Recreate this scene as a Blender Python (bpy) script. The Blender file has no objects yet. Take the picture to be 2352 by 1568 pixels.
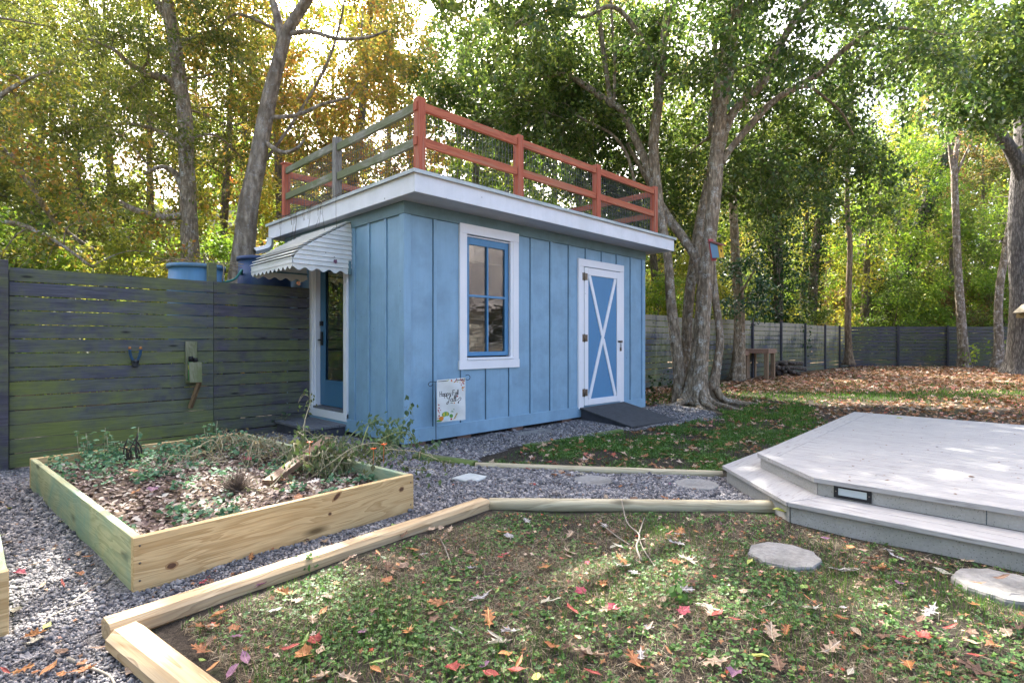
import bpy, bmesh, math, random
import numpy as np
from mathutils import Vector, Matrix

# ------------------------------------------------------------------ camera, light, exposure
S = bpy.context.scene
COL = S.collection
S5 = math.sqrt(.5)
cam_d = bpy.data.cameras.new('camera')
cam = bpy.data.objects.new('camera', cam_d); COL.objects.link(cam)
cam.location = (0, 0, 1.15)
cam.rotation_euler = (math.pi/2, 0, math.radians(-45))
cam_d.sensor_width = 36; cam_d.lens = 36*1267/2352
cam_d.clip_start = .05; cam_d.clip_end = 500
S.camera = cam

SUN_AZ, SUN_EL = math.radians(62), math.radians(42)       # the sun stands ahead of the camera, behind the shed
SUNV = np.array([math.cos(SUN_AZ)*math.cos(SUN_EL), math.sin(SUN_AZ)*math.cos(SUN_EL), math.sin(SUN_EL)])
W = bpy.data.worlds.new('World'); S.world = W; W.use_nodes = True
wn = W.node_tree.nodes; wl = W.node_tree.links
sky = wn.new('ShaderNodeTexSky'); sky.sky_type = 'NISHITA'; sky.sun_disc = False
sky.sun_elevation = SUN_EL; sky.sun_rotation = math.pi/2 - SUN_AZ
sky.air_density = .65; sky.dust_density = 6.0; sky.ozone_density = .2
wl.new(sky.outputs[0], wn['Background'].inputs[0]); wn['Background'].inputs[1].default_value = .15
sl = bpy.data.lights.new('sun', 'SUN'); sl.energy = 3.0; sl.angle = math.radians(.5); sl.color = (1, .96, .88)
so = bpy.data.objects.new('sun', sl); COL.objects.link(so)
so.rotation_euler = Vector(SUNV).to_track_quat('Z', 'Y').to_euler()
vs = S.view_settings; vs.view_transform = 'Standard'; vs.look = 'None'; vs.gamma = 1.0; vs.exposure = 2.98
S.render.engine = 'CYCLES'
cy = S.cycles
cy.max_bounces = 7; cy.diffuse_bounces = 4; cy.glossy_bounces = 3; cy.transmission_bounces = 6; cy.transparent_max_bounces = 8
cy.use_denoising = True; cy.sample_clamp_indirect = 6; cy.caustics_reflective = False; cy.caustics_refractive = False
try:
    cy.denoiser = 'OPENIMAGEDENOISE'; cy.denoising_input_passes = 'RGB_ALBEDO_NORMAL'; cy.denoising_prefilter = 'ACCURATE'
except Exception: pass

# ------------------------------------------------------------------ helpers
random.seed(7); RNG = np.random.default_rng(7)
FP, HC = 1267.0, 1.15
def G(x, y, z=0.0):
    """ground (or height z) point seen at picture point x, y of a 2352 wide print"""
    d = FP*(HC-z)/(y-784); l = (x-1176)/FP*d
    return (S5*(d+l), S5*(d-l), z)
def WP(x, y, d):
    l = (x-1176)/FP*d
    return (S5*(d+l), S5*(d-l), HC+(784-y)/FP*d)

def hgt(x, y):
    x = np.asarray(x, float); y = np.asarray(y, float)
    h = .006*np.sin(3.1*x+1.3*y)+.006*np.sin(-1.7*x+3.7*y+1)+.004*np.sin(7.3*x-4.1*y)+.003*np.sin(11*x+9*y)
    r = np.hypot(x, y)
    h = h+.04*np.sin(.23*x+.6)*np.sin(.31*y)*np.clip((r-9)/6, 0, 1)
    t = np.clip((y-5.9)/1.3, 0, 1)*np.clip((3.2-x)/1.5, 0, 1)
    return h-.09*t*t*(3-2*t)

class NT:
    """small node helper"""
    def __init__(s, name):
        s.m = bpy.data.materials.new(name); s.m.use_nodes = True
        s.t = s.m.node_tree; s.t.nodes.clear()
        s.out = s.t.nodes.new('ShaderNodeOutputMaterial')
    def n(s, typ, ins=None, **kw):
        nd = s.t.nodes.new('ShaderNode'+typ)
        for k, v in kw.items(): setattr(nd, k, v)
        for k, v in (ins or {}).items(): s.put(nd.inputs[k], v)
        return nd
    def put(s, sock, v):
        if isinstance(v, bpy.types.NodeSocket): s.t.links.new(v, sock)
        elif isinstance(v, (tuple, list)) and len(v) == 3 and sock.type == 'RGBA': sock.default_value = (*v, 1)
        else: sock.default_value = v
    def obj(s): return s.n('TexCoord').outputs['Object']
    def rnd(s): return s.n('Attribute', attribute_name='rnd').outputs['Fac']
    def orand(s): return s.n('ObjectInfo').outputs['Random']
    def math(s, op, a, b=0.0, clamp=False):
        nd = s.n('Math', operation=op, use_clamp=clamp); s.put(nd.inputs[0], a); s.put(nd.inputs[1], b); return nd.outputs[0]
    def vmath(s, op, a, b):
        nd = s.n('VectorMath', operation=op); s.put(nd.inputs[0], a); s.put(nd.inputs[1], b); return nd.outputs[0]
    def scale(s, v, sc):
        return s.vmath('MULTIPLY', v, sc)
    def jitter(s, v, k=53.0):
        r = s.math('MULTIPLY', s.math('ADD', s.rnd(), s.orand()), k)
        c = s.n('CombineXYZ'); [s.put(c.inputs[i], r) for i in range(3)]
        return s.vmath('ADD', v, c.outputs[0])
    def noise(s, v, scale=5.0, detail=4.0, rough=.55, dist=0.0):
        return s.n('TexNoise', {'Vector': v, 'Scale': scale, 'Detail': detail, 'Roughness': rough, 'Distortion': dist}).outputs['Fac']
    def vor(s, v, scale=5.0, feature='F1', out='Distance'):
        return s.n('TexVoronoi', {'Vector': v, 'Scale': scale}, feature=feature).outputs[out]
    def ramp(s, f, stops, interp='LINEAR'):
        nd = s.n('ValToRGB'); cr = nd.color_ramp; cr.interpolation = interp
        while len(cr.elements) > 1: cr.elements.remove(cr.elements[-1])
        for i, (p, c) in enumerate(stops):
            e = cr.elements[0] if i == 0 else cr.elements.new(p)
            e.position = p
            e.color = (c, c, c, 1) if isinstance(c, (int, float)) else (*c, 1)
        s.put(nd.inputs[0], f); return nd.outputs[0]
    def mix(s, f, a, b, mode='MIX'):
        nd = s.n('Mix', data_type='RGBA', blend_type=mode)
        s.put(nd.inputs[0], f); s.put(nd.inputs[6], a); s.put(nd.inputs[7], b); return nd.outputs[2]
    def bump(s, h, strength=.4, dist=.01):
        return s.n('Bump', {'Height': h, 'Strength': strength, 'Distance': dist}).outputs[0]
    def sep(s, v):
        return s.n('SeparateXYZ', {0: v}).outputs
    def pbr(s, col, rough=.7, normal=None, spec=.3, metal=0.0, **kw):
        b = s.n('BsdfPrincipled'); s.put(b.inputs['Base Color'], col); s.put(b.inputs['Roughness'], rough)
        s.put(b.inputs['Specular IOR Level'], spec); s.put(b.inputs['Metallic'], metal)
        if normal is not None: s.put(b.inputs['Normal'], normal)
        return b.outputs[0]
    def done(s, sh):
        s.t.links.new(sh, s.out.inputs[0]); return s.m

def m_wood(name, dark, light, axis=0, moss=None, moss_amt=.5, knots=True, grain=1.0, rough=.75, weather=None):
    t = NT(name); v = t.jitter(t.obj())
    sc = [11.0, 11.0, 11.0]; sc[axis] = .42
    v1 = t.scale(v, tuple(c*grain for c in sc))
    warp = t.noise(t.scale(v, tuple(2.2 if i != axis else .8 for i in range(3))), 1.5, 2)
    off = t.n('CombineXYZ'); [t.put(off.inputs[i], t.math('MULTIPLY', warp, 1.5)) for i in range(3) if i != axis]
    v1 = t.vmath('ADD', v1, off.outputs[0])
    g = t.noise(v1, 1.6, 3, .5, .3)
    band = t.math('FRACT', t.math('MULTIPLY', g, 7.0))
    band = t.ramp(band, [(0, .05), (.5, .7), (.88, 1), (1, .0)])
    sc2 = [130.0]*3; sc2[axis] = 4.0
    fine = t.noise(t.scale(v, tuple(sc2)), 1.0, 3, .6)
    f = t.math('ADD', t.math('MULTIPLY', band, .5), t.math('MULTIPLY', fine, .55))
    col = t.ramp(f, [(.15, dark), (.85, light)])
    blot = t.noise(v, 2.6, 4, .6)
    col = t.mix(.5, col, t.mix(blot, tuple(.62*c for c in light), tuple(min(1, 1.12*c) for c in light)), 'MULTIPLY') if False else t.mix(t.ramp(blot, [(.35, .45), (.65, 0.0)]), col, t.mix(.5, col, dark))
    if knots:
        kv = [6.0]*3; kv[axis] = 1.7
        k = t.vor(t.scale(v, tuple(kv)), 1.0)
        col = t.mix(t.ramp(k, [(.05, .9), (.11, .45), (.17, 0.0)]), col, tuple(.28*c for c in dark))
    if moss:
        mv = [1.4]*3; mv[axis] = .9
        mn = t.noise(t.scale(t.obj(), tuple(mv)), 2.0, 6, .65, .4)
        col = t.mix(t.ramp(mn, [(.5-.2*moss_amt, 0.0), (.68-.2*moss_amt, .85)]), col, moss)
    if weather:
        wv = [30.0]*3; wv[axis] = 1.0
        wn_ = t.noise(t.scale(v, tuple(wv)), 1.0, 4)
        col = t.mix(t.ramp(wn_, [(.5, 0.0), (.7, .7)]), col, weather)
    nm = t.bump(f, .35, .004)
    return t.done(t.pbr(col, rough, nm, .25))

def m_paint(name, col, dirt=(.1, .12, .1), dirt_amt=.35, rough=.5, speck=.5):
    t = NT(name); v = t.jitter(t.obj(), 13)
    st = t.noise(t.scale(v, (7, 7, .8)), 1.0, 5, .6)
    bl = t.noise(v, 3.0, 6, .65)
    c = t.mix(t.math('MULTIPLY', t.ramp(bl, [(.42, 0.0), (.8, 1.0)]), dirt_amt), col, dirt)
    c = t.mix(t.math('MULTIPLY', t.ramp(st, [(.35, .5), (.6, 0.0)]), dirt_amt), c, tuple(.72*x for x in col))
    sp = t.vor(v, 9.0); sz = t.noise(v, 3.1, 2)
    c = t.mix(t.math('MULTIPLY', t.math('LESS_THAN', sp, t.math('MULTIPLY', t.ramp(sz, [(.45, 0.0), (.75, 1.0)]), .12)), speck), c, tuple(.35*x for x in dirt))
    fine = t.noise(t.scale(v, (60, 60, 3)), 1.0, 4); gr = t.noise(t.scale(v, (34, 34, 1.1)), 1.0, 5, .65); c = t.mix(t.math('MULTIPLY', t.ramp(gr, [(.36, .55), (.56, 0.0)]), dirt_amt), c, tuple(.80*x for x in col)); c = t.mix(t.math('MULTIPLY', t.ramp(fine, [(.64, 0.0), (.76, .5)]), dirt_amt), c, tuple(.5*x for x in col))
    return t.done(t.pbr(c, rough, t.bump(t.math('ADD', fine, bl), .2, .004), .35))

def m_plain(name, col, rough=.6, var=.2, scale=8.0, spec=.3, metal=0.0, bump=.2):
    t = NT(name); v = t.jitter(t.obj(), 17)
    n = t.noise(v, scale, 5, .6)
    c = t.mix(n, tuple(x*(1-var) for x in col), tuple(min(1, x*(1+var)) for x in col))
    return t.done(t.pbr(c, rough, t.bump(n, bump, .004), spec, metal))

def m_leaf(name, stops, trans=.42, rough=.5, spec=.35, glow=(1.2, 1.2, .85), hue=.10):
    """leaf: colour differs per leaf (attribute) and a little per plant; thin, so light comes through"""
    t = NT(name)
    f = t.math('ADD', t.rnd(), t.math('MULTIPLY', t.math('SUBTRACT', t.orand(), .5), hue), True)
    c = t.ramp(f, stops)
    p = t.pbr(c, rough, None, spec)
    tr = t.n('BsdfTranslucent', {'Color': t.mix(1.0, c, glow, 'MULTIPLY')}).outputs[0]
    mx = t.n('MixShader'); t.put(mx.inputs[0], trans); t.put(mx.inputs[1], p); t.put(mx.inputs[2], tr)
    return t.done(mx.outputs[0])

def m_bark(name, dark, light, lichen=None, lich_amt=.5, vert=3.0, scale=10.0, depth=.02, moss=None):
    t = NT(name); v = t.jitter(t.obj(), 7)
    n = t.noise(t.scale(v, (1, 1, 1/vert)), scale, 6, .65, .3)
    r = t.noise(t.scale(v, (1, 1, .5)), scale*5, 4, .7)
    f = t.math('ADD', t.math('MULTIPLY', n, .65), t.math('MULTIPLY', r, .4))
    g2 = t.vor(t.scale(v, (1, 1, .28)), scale*2.2); c = t.ramp(f, [(.36, dark), (.62, light)]); c = t.mix(t.ramp(g2, [(.2, .0), (.7, .6)]), c, tuple(.55*q for q in dark))
    if lichen:
        l = t.noise(v, 7.0, 5, .7); sp = t.noise(v, 45.0, 3, .6)
        c = t.mix(t.math('MULTIPLY', t.ramp(l, [(.52, 0.0), (.62, 1.0)]), t.math('MULTIPLY', t.ramp(sp, [(.45, .2), (.6, 1.0)]), lich_amt)), c, lichen)
    if moss:
        ml = t.noise(v, 1.7, 4, .6)
        c = t.mix(t.ramp(ml, [(.5, 0.0), (.7, .6)]), c, moss)
    return t.done(t.pbr(c, .9, t.bump(t.math('SUBTRACT', f, t.math('MULTIPLY', g2, .35)), 1.0, depth*2), .12))

class MB:
    """collects shapes in world coordinates; build() links them as ONE mesh object"""
    def __init__(s): s.v = []; s.f = []; s.r = []; s.sm = []
    def add(s, vs, fs, rnd=None, smooth=False):
        o = len(s.v); s.v += [tuple(p) for p in vs]
        r = random.random() if rnd is None else rnd
        for f in fs: s.f.append(tuple(i+o for i in f)); s.r.append(r); s.sm.append(smooth)
        return s
    def box(s, x0, x1, y0, y1, z0, z1, rnd=None):
        return s.add([(x0,y0,z0),(x1,y0,z0),(x1,y1,z0),(x0,y1,z0),(x0,y0,z1),(x1,y0,z1),(x1,y1,z1),(x0,y1,z1)],
                     [(3,2,1,0),(4,5,6,7),(0,1,5,4),(1,2,6,5),(2,3,7,6),(3,0,4,7)], rnd)
    def bar(s, a, b, w, h, up=(0,0,1), rnd=None, jit=0.0, chamfer=0.0, seg=1):
        """rectangular bar from a to b, w wide (across), h high (along up), optionally with chamfered edges"""
        a = Vector(a); b = Vector(b); d = (b-a).normalized(); u = Vector(up); sdv = d.cross(u).normalized(); u = sdv.cross(d).normalized()
        w2, h2, c = w/2, h/2, chamfer
        prof = [(-w2,-h2),(w2,-h2),(w2,h2),(-w2,h2)] if c <= 0 else [(-w2+c,-h2),(w2-c,-h2),(w2,-h2+c),(w2,h2-c),(w2-c,h2),(-w2+c,h2),(-w2,h2-c),(-w2,-h2+c)]
        n = len(prof); vs = []
        for i in range(seg+1):
            p = a+(b-a)*(i/seg)
            for q in prof:
                j = Vector([random.uniform(-jit, jit) for _ in range(3)])
                vs.append(p+sdv*q[0]+u*q[1]+j)
        fs = [tuple(reversed(range(n)))]+[(i*n+k, i*n+(k+1)%n, (i+1)*n+(k+1)%n, (i+1)*n+k) for i in range(seg) for k in range(n)]+[tuple(seg*n+k for k in range(n))]
        return s.add(vs, fs, rnd)
    def prism(s, poly, z0, z1, rnd=None):
        n = len(poly)
        ar = sum(poly[i][0]*poly[(i+1)%n][1]-poly[(i+1)%n][0]*poly[i][1] for i in range(n))
        if ar < 0: poly = poly[::-1]
        return s.add([(x,y,z0) for x,y in poly]+[(x,y,z1) for x,y in poly],
                     [tuple(reversed(range(n))), tuple(range(n,2*n))]+[(i,(i+1)%n,n+(i+1)%n,n+i) for i in range(n)], rnd)
    def sheet(s, pts, off, rnd=None):
        """flat polygon pts given a thickness along vector off"""
        n = len(pts); o = Vector(off)
        return s.add([Vector(p) for p in pts]+[Vector(p)+o for p in pts],
                     [tuple(reversed(range(n))), tuple(range(n,2*n))]+[(i,(i+1)%n,n+(i+1)%n,n+i) for i in range(n)], rnd)
    def tube(s, pts, rad, n=8, cap=True, rnd=None, lobes=None, wob=0.0, smooth=True):
        P = [Vector(p) for p in pts]; m = len(P)
        R = rad if isinstance(rad, (list, tuple)) else [rad]*m
        vs = []; prev = None
        for i in range(m):
            d = (P[min(i+1,m-1)]-P[max(i-1,0)])
            d = d.normalized() if d.length > 1e-9 else Vector((0,0,1))
            if prev is None:
                u = d.cross(Vector((0,0,1))) if abs(d.z) < .95 else d.cross(Vector((1,0,0)))
            else: u = prev-d*prev.dot(d)
            u = u.normalized() if u.length > 1e-6 else d.orthogonal().normalized()
            w = d.cross(u); prev = u
            for k in range(n):
                a = 2*math.pi*k/n; r = R[i]
                if lobes: r *= 1+lobes(i, a)
                if wob: r *= 1+random.uniform(-wob, wob)
                vs.append(P[i]+u*(math.cos(a)*r)+w*(math.sin(a)*r))
        fs = [(i*n+k, i*n+(k+1)%n, (i+1)*n+(k+1)%n, (i+1)*n+k) for i in range(m-1) for k in range(n)]
        if cap: fs += [tuple(reversed(range(n))), tuple((m-1)*n+k for k in range(n))]
        return s.add(vs, fs, rnd, smooth)
    def lathe(s, prof, c, n=24, rnd=None, smooth=True):
        vs = []; m = len(prof)
        for r, z in prof:
            for k in range(n):
                a = 2*math.pi*k/n; vs.append((c[0]+r*math.cos(a), c[1]+r*math.sin(a), c[2]+z))
        fs = [(i*n+k, i*n+(k+1)%n, (i+1)*n+(k+1)%n, (i+1)*n+k) for i in range(m-1) for k in range(n)]
        fs += [tuple(reversed(range(n))), tuple((m-1)*n+k for k in range(n))]
        return s.add(vs, fs, rnd, smooth)
    def build(s, name, mat, parent=None, bevel=0.0, base=True, rot=None):
        me = bpy.data.meshes.new(name)
        V = np.array(s.v, float)
        org = np.zeros(3)
        if parent is None and base and len(V):
            lo, hi = V.min(0), V.max(0); org = np.array([(lo[0]+hi[0])/2, (lo[1]+hi[1])/2, lo[2]])
        pl = np.zeros(3)
        q = parent
        while q is not None: pl = pl+np.array(q.location); q = q.parent
        L = V-org if parent is None else V-pl
        me.from_pydata(L.tolist(), [], s.f)
        at = me.attributes.new('rnd', 'FLOAT', 'FACE'); at.data.foreach_set('value', np.array(s.r, np.float32))
        me.polygons.foreach_set('use_smooth', s.sm)
        o = bpy.data.objects.new(name, me); COL.objects.link(o)
        me.materials.append(mat)
        if parent is None: o.location = org.tolist()
        else: o.parent = parent
        if bevel:
            b = o.modifiers.new('edge', 'BEVEL'); b.width = bevel; b.segments = 2; b.limit_method = 'ANGLE'; b.angle_limit = math.radians(40)
        return o

def tag(o, label=None, cat=None, group=None, kind=None):
    if label: o['label'] = label
    if cat: o['category'] = cat
    if group: o['group'] = group
    if kind: o['kind'] = kind
    return o
def empty(name, loc, label, cat, group=None, kind=None):
    o = bpy.data.objects.new(name, None); o.empty_display_size = .1; COL.objects.link(o); o.location = loc
    return tag(o, label, cat, group, kind)
def copy_tree(o, parent=None):
    c = o.copy(); COL.objects.link(c)
    if parent is not None: c.parent = parent
    for ch in o.children: copy_tree(ch, c)
    return c
def smooth_path(pts, k=4):
    """Catmull-Rom through pts (tuples of any length)"""
    P = [np.array(p, float) for p in pts]; out = []
    for i in range(len(P)-1):
        p0 = P[max(i-1,0)]; p1 = P[i]; p2 = P[i+1]; p3 = P[min(i+2,len(P)-1)]
        for j in range(k):
            t = j/k
            out.append(.5*(2*p1+(p2-p0)*t+(2*p0-5*p1+4*p2-p3)*t*t+(3*p1-p0-3*p2+p3)*t**3))
    out.append(P[-1]); return out

def mesh_np(name, verts, loops, counts, rnd, mat, parent=None, org=(0,0,0), smooth=False):
    me = bpy.data.meshes.new(name)
    verts = np.asarray(verts, np.float32)-np.asarray(org, np.float32)
    me.vertices.add(len(verts)); me.vertices.foreach_set('co', verts.ravel())
    me.loops.add(len(loops)); me.loops.foreach_set('vertex_index', np.asarray(loops, np.int32))
    st = np.concatenate([[0], np.cumsum(counts)[:-1]]).astype(np.int32)
    me.polygons.add(len(counts)); me.polygons.foreach_set('loop_start', st)
    me.update(calc_edges=True)
    at = me.attributes.new('rnd', 'FLOAT', 'FACE'); at.data.foreach_set('value', np.asarray(rnd, np.float32))
    if smooth: me.polygons.foreach_set('use_smooth', np.ones(len(counts), bool))
    me.validate()
    if mat: me.materials.append(mat)
    o = bpy.data.objects.new(name, me); COL.objects.link(o)
    if parent is not None: o.parent = parent
    return o

def scatter(name, tv, tf, pos, R, sc, rnd, mat, parent=None, org=(0,0,0)):
    """many copies of a small template (verts tv, faces tf) merged: pos (N,3), R (N,3,3), sc (N,) or (N,3)"""
    tv = np.asarray(tv, float); N = len(pos); k = len(tv)
    sc = np.asarray(sc, float)
    if sc.ndim == 1: sc = np.repeat(sc[:,None], 3, 1)
    loc = tv[None]*sc[:,None,:]
    V = np.einsum('nij,nkj->nki', R, loc)+np.asarray(pos)[:,None,:]
    fl = np.concatenate([np.array(f) for f in tf]); cnt = np.array([len(f) for f in tf])
    loops = (np.arange(N)[:,None]*k+fl[None]).ravel()
    return mesh_np(name, V.reshape(-1,3), loops, np.tile(cnt, N), np.repeat(rnd, len(tf)), mat, parent, org)

def rot_rand(N, flat=None, rng=RNG):
    """random rotations; flat = max tilt (radians) from lying flat"""
    yaw = rng.uniform(0, 2*np.pi, N)
    if flat is None:
        q = rng.normal(size=(N,4)); q /= np.linalg.norm(q, axis=1)[:,None]
        w,x,y,z = q.T
        return np.stack([np.stack([1-2*(y*y+z*z),2*(x*y-z*w),2*(x*z+y*w)],1),np.stack([2*(x*y+z*w),1-2*(x*x+z*z),2*(y*z-x*w)],1),np.stack([2*(x*z-y*w),2*(y*z+x*w),1-2*(x*x+y*y)],1)],1)
    tl = rng.uniform(-1, 1, N)*flat; tl2 = rng.uniform(-1, 1, N)*flat
    c,s_ = np.cos(yaw),np.sin(yaw); z = np.zeros(N); o = np.ones(N)
    Rz = np.stack([np.stack([c,-s_,z],1),np.stack([s_,c,z],1),np.stack([z,z,o],1)],1)
    c,s_ = np.cos(tl),np.sin(tl); Rx = np.stack([np.stack([o,z,z],1),np.stack([z,c,-s_],1),np.stack([z,s_,c],1)],1)
    c,s_ = np.cos(tl2),np.sin(tl2); Ry = np.stack([np.stack([c,z,s_],1),np.stack([z,o,z],1),np.stack([-s_,z,c],1)],1)
    return Rz@Rx@Ry

LEAF_T = ([(0,-.5,0),(.22,-.12,.04),(.2,.15,.05),(0,.5,0),(-.2,.15,.05),(-.22,-.12,.04)], [(0,1,2,3),(0,3,4,5)])
LEAF_Q = ([(0,-.5,0),(.25,0,.05),(0,.5,0),(-.25,0,.05)], [(0,1,2,3)])

def in_poly(x, y, poly):
    x = np.asarray(x); y = np.asarray(y); c = np.zeros(x.shape, bool); n = len(poly); j = n-1
    for i in range(n):
        xi, yi = poly[i]; xj, yj = poly[j]
        k = ((yi > y) != (yj > y)) & (x < (xj-xi)*(y-yi)/(yj-yi+1e-12)+xi)
        c ^= k; j = i
    return c
def pts_in(poly, n, dens=None, rng=RNG):
    P = np.array(poly); lo, hi = P.min(0), P.max(0); out = np.zeros((0,2))
    while len(out) < n:
        q = rng.uniform(lo, hi, (n*2, 2)); q = q[in_poly(q[:,0], q[:,1], poly)]
        if dens is not None: q = q[rng.random(len(q)) < dens(q[:,0], q[:,1])]
        out = np.concatenate([out, q])
    return out[:n]
# ------------------------------------------------------------------ materials
SIDING = m_paint('blue siding paint', (.235, .39, .52), (.09, .14, .18), .5)
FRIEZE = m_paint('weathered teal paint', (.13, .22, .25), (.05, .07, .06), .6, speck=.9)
WHITE = m_paint('white trim paint', (.78, .78, .80), (.30, .33, .28), .10, .45, .3)
FASCIA = m_paint('white fascia paint', (.74, .74, .75), (.26, .30, .24), .28, .5, .9)
SASH = m_paint('bright blue paint', (.09, .24, .42), (.06, .12, .18), .15, .45, .2)
TEALDOOR = m_paint('deep blue door paint', (.06, .17, .29), (.04, .08, .12), .15, .4, .1)
REDWOOD = m_wood('red stained wood', (.33, .075, .04), (.50, .14, .075), 2, knots=False, grain=.7, weather=(.36, .22, .15))
REDRAIL = m_wood('red stained rail wood', (.33, .08, .042), (.52, .16, .08), 0, knots=False, grain=.7, weather=(.30, .20, .12))
REDRAILY = m_wood('red stained cross rail wood', (.25, .06, .035), (.42, .13, .07), 1, knots=False, grain=.7, weather=(.40, .22, .10))
GREYPOST = m_wood('weathered grey post wood', (.12, .11, .09), (.30, .28, .24), 2, knots=False)
GREYRAIL = m_wood('mossy weathered rail wood', (.16, .15, .11), (.36, .35, .28), 1, moss=(.13, .15, .06), moss_amt=.7, knots=False)
WIRE = m_plain('galvanised wire', (.12, .12, .12), .5, .2, metal=.4)
IRON = m_plain('black iron', (.015, .015, .016), .5, .3, 30)
STEEL = m_plain('tarnished steel', (.18, .15, .12), .4, .4, 40, metal=.8)
ALU = m_paint('white aluminium sheet', (.78, .77, .73), (.16, .19, .14), .38, .4, .8)
def m_fence(name, wash, green, lowgreen, top=None):
    t = NT(name); ob = t.obj(); v = t.jitter(ob, 31)
    g = t.noise(t.scale(v, (1.2, 4, 16)), 2.2, 4, .55, 1.2)
    fine = t.noise(t.scale(v, (4, 60, 140)), 1.0, 4, .6)
    c = t.ramp(t.math('ADD', t.math('MULTIPLY', g, .6), t.math('MULTIPLY', fine, .45)), [(.25, tuple(.55*x for x in wash)), (.5, wash), (.8, tuple(2.0*x for x in wash))])
    z = t.sep(ob)[2]
    pl = t.noise(t.scale(v, (.55, 1, 1.2)), 1.2, 5, .62, .3)          # differs from plank to plank
    wide = t.noise(t.scale(ob, (1, 1, .8)), 1.1, 5, .6)
    streak = t.noise(t.scale(ob, (9, 1, .9)), 1.0, 5, .7, .6)
    mo = t.math('ADD', t.math('ADD', t.math('MULTIPLY', pl, .5), t.math('MULTIPLY', wide, .45)), t.math('MULTIPLY', streak, .10))
    if lowgreen: mo = t.math('ADD', mo, t.math('MULTIPLY', t.ramp(t.math('DIVIDE', z, 2.0), [(0, 1.0), (.45, 0.0), (1, .15)]), lowgreen))
    gc = t.mix(fine, tuple(.5*x for x in green), tuple(1.5*x for x in green))
    pat = t.noise(t.scale(v, (5, 5, 9)), 1.6, 5, .7); mo = t.math('ADD', mo, t.math('MULTIPLY', t.math('SUBTRACT', pat, .5), .35)); c = t.mix(t.ramp(mo, [(.43, 0.0), (.68, .9)]), c, gc)
    if top:
        tm = t.math('ADD', t.math('MULTIPLY', t.math('DIVIDE', z, 1.85), .55), t.math('MULTIPLY', wide, .9))
        tm = t.math('ADD', tm, t.math('MULTIPLY', streak, .25))
        c = t.mix(t.ramp(tm, [(.86, 0.0), (1.02, .85)]), c, t.mix(fine, tuple(.7*x for x in top), tuple(1.3*x for x in top)))
    k = t.vor(t.scale(v, (1.6, 1, 6)), 1.0)
    c = t.mix(t.ramp(k, [(.04, .9), (.1, 0.0)]), c, (.012, .012, .014))
    return t.done(t.pbr(c, .8, t.bump(fine, .3, .004), .25))
FENCE = m_fence('slate stained mossy fence boards', (.076, .077, .096), (.165, .19, .05), .09)
FENCE_DARK = m_fence('dark slate fence boards', (.068, .062, .078), (.15, .18, .05), -.05)
FENCE_SIDE = m_fence('slate and weathered fence boards', (.075, .08, .105), (.17, .19, .065), .0, (.34, .32, .25))
FENCE_BACK = m_fence('dark slate rear fence boards', (.066, .063, .08), (.09, .11, .04), -.03)
FPOST = m_plain('dark slate fence post', (.06, .06, .072), .8, .5, 6)
BEDWOOD = m_wood('fresh pine boards', (.36, .225, .09), (.66, .48, .25), 0)
BEDWOODY = m_wood('green treated pine boards', (.26, .27, .14), (.53, .50, .29), 1, moss=(.22, .33, .24), moss_amt=.3)
TIMBER = m_wood('pale treated timber', (.28, .18, .09), (.56, .42, .25), 0, grain=.8, weather=(.38, .31, .22))
ROUNDLOG = m_wood('grey green treated log', (.28, .23, .14), (.54, .47, .32), 0, grain=.8)
MOSSLOG = m_wood('old mossy timber', (.07, .06, .045), (.17, .15, .11), 0, moss=(.10, .15, .03), moss_amt=.9)
OLDPLANK = m_wood('old brown plank', (.10, .06, .04), (.30, .20, .13), 0, grain=.8)
BENCHWOOD = m_wood('brown bench wood', (.16, .10, .06), (.36, .25, .16), 2, knots=False)
BENCHTOP = m_wood('brown bench top wood', (.18, .10, .07), (.38, .25, .18), 0, knots=False)
HOLDERWOOD = m_wood('weathered grey board', (.15, .15, .09), (.32, .31, .21), 2, knots=False, moss=(.13, .15, .06), moss_amt=.35)
STRUTWOOD = m_wood('brown strut wood', (.10, .06, .03), (.26, .17, .09), 2, knots=False)
def m_deck(name, axis):
    t = NT(name); v = t.jitter(t.obj(), 41)
    sc = [40.0, 40.0, 40.0]; sc[axis] = 1.2
    g = t.noise(t.scale(v, tuple(sc)), 1.0, 5, .62)
    sc = [95.0, 95.0, 95.0]; sc[axis] = 6
    fl = t.noise(t.scale(v, tuple(sc)), 1.0, 3, .6)
    bl = t.noise(t.obj(), 1.4, 4, .6)
    c = t.mix(g, (.29, .275, .26), (.45, .43, .405))
    c = t.mix(t.ramp(fl, [(.56, 0.0), (.68, .8)]), c, (.12, .10, .09))
    c = t.mix(t.ramp(bl, [(.35, .35), (.6, 0.0)]), c, (.29, .275, .27))
    c = t.mix(t.math('MULTIPLY', t.rnd(), .22), c, (.33, .32, .32))
    return t.done(t.pbr(c, .62, t.bump(t.math('ADD', g, fl), .25, .003), .3))
DECKY = m_deck('pale grey deck boards', 1); DECKX = m_deck('pale grey border boards', 0)
def m_riser():
    t = NT('speckled grey riser board'); v = t.jitter(t.obj(), 41)
    n = t.noise(v, 60.0, 4, .7); b = t.noise(v, 3.0, 5, .6)
    c = t.mix(n, (.27, .255, .23), (.48, .455, .42)); c = t.mix(t.ramp(b, [(.4, .45), (.65, 0.0)]), c, (.24, .235, .20))
    sp = t.vor(v, 70.0); c = t.mix(t.ramp(sp, [(.1, .8), (.22, 0.0)]), c, (.08, .075, .07))
    return t.done(t.pbr(c, .8, t.bump(n, .4, .004), .2))
RISER = m_riser()
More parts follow.
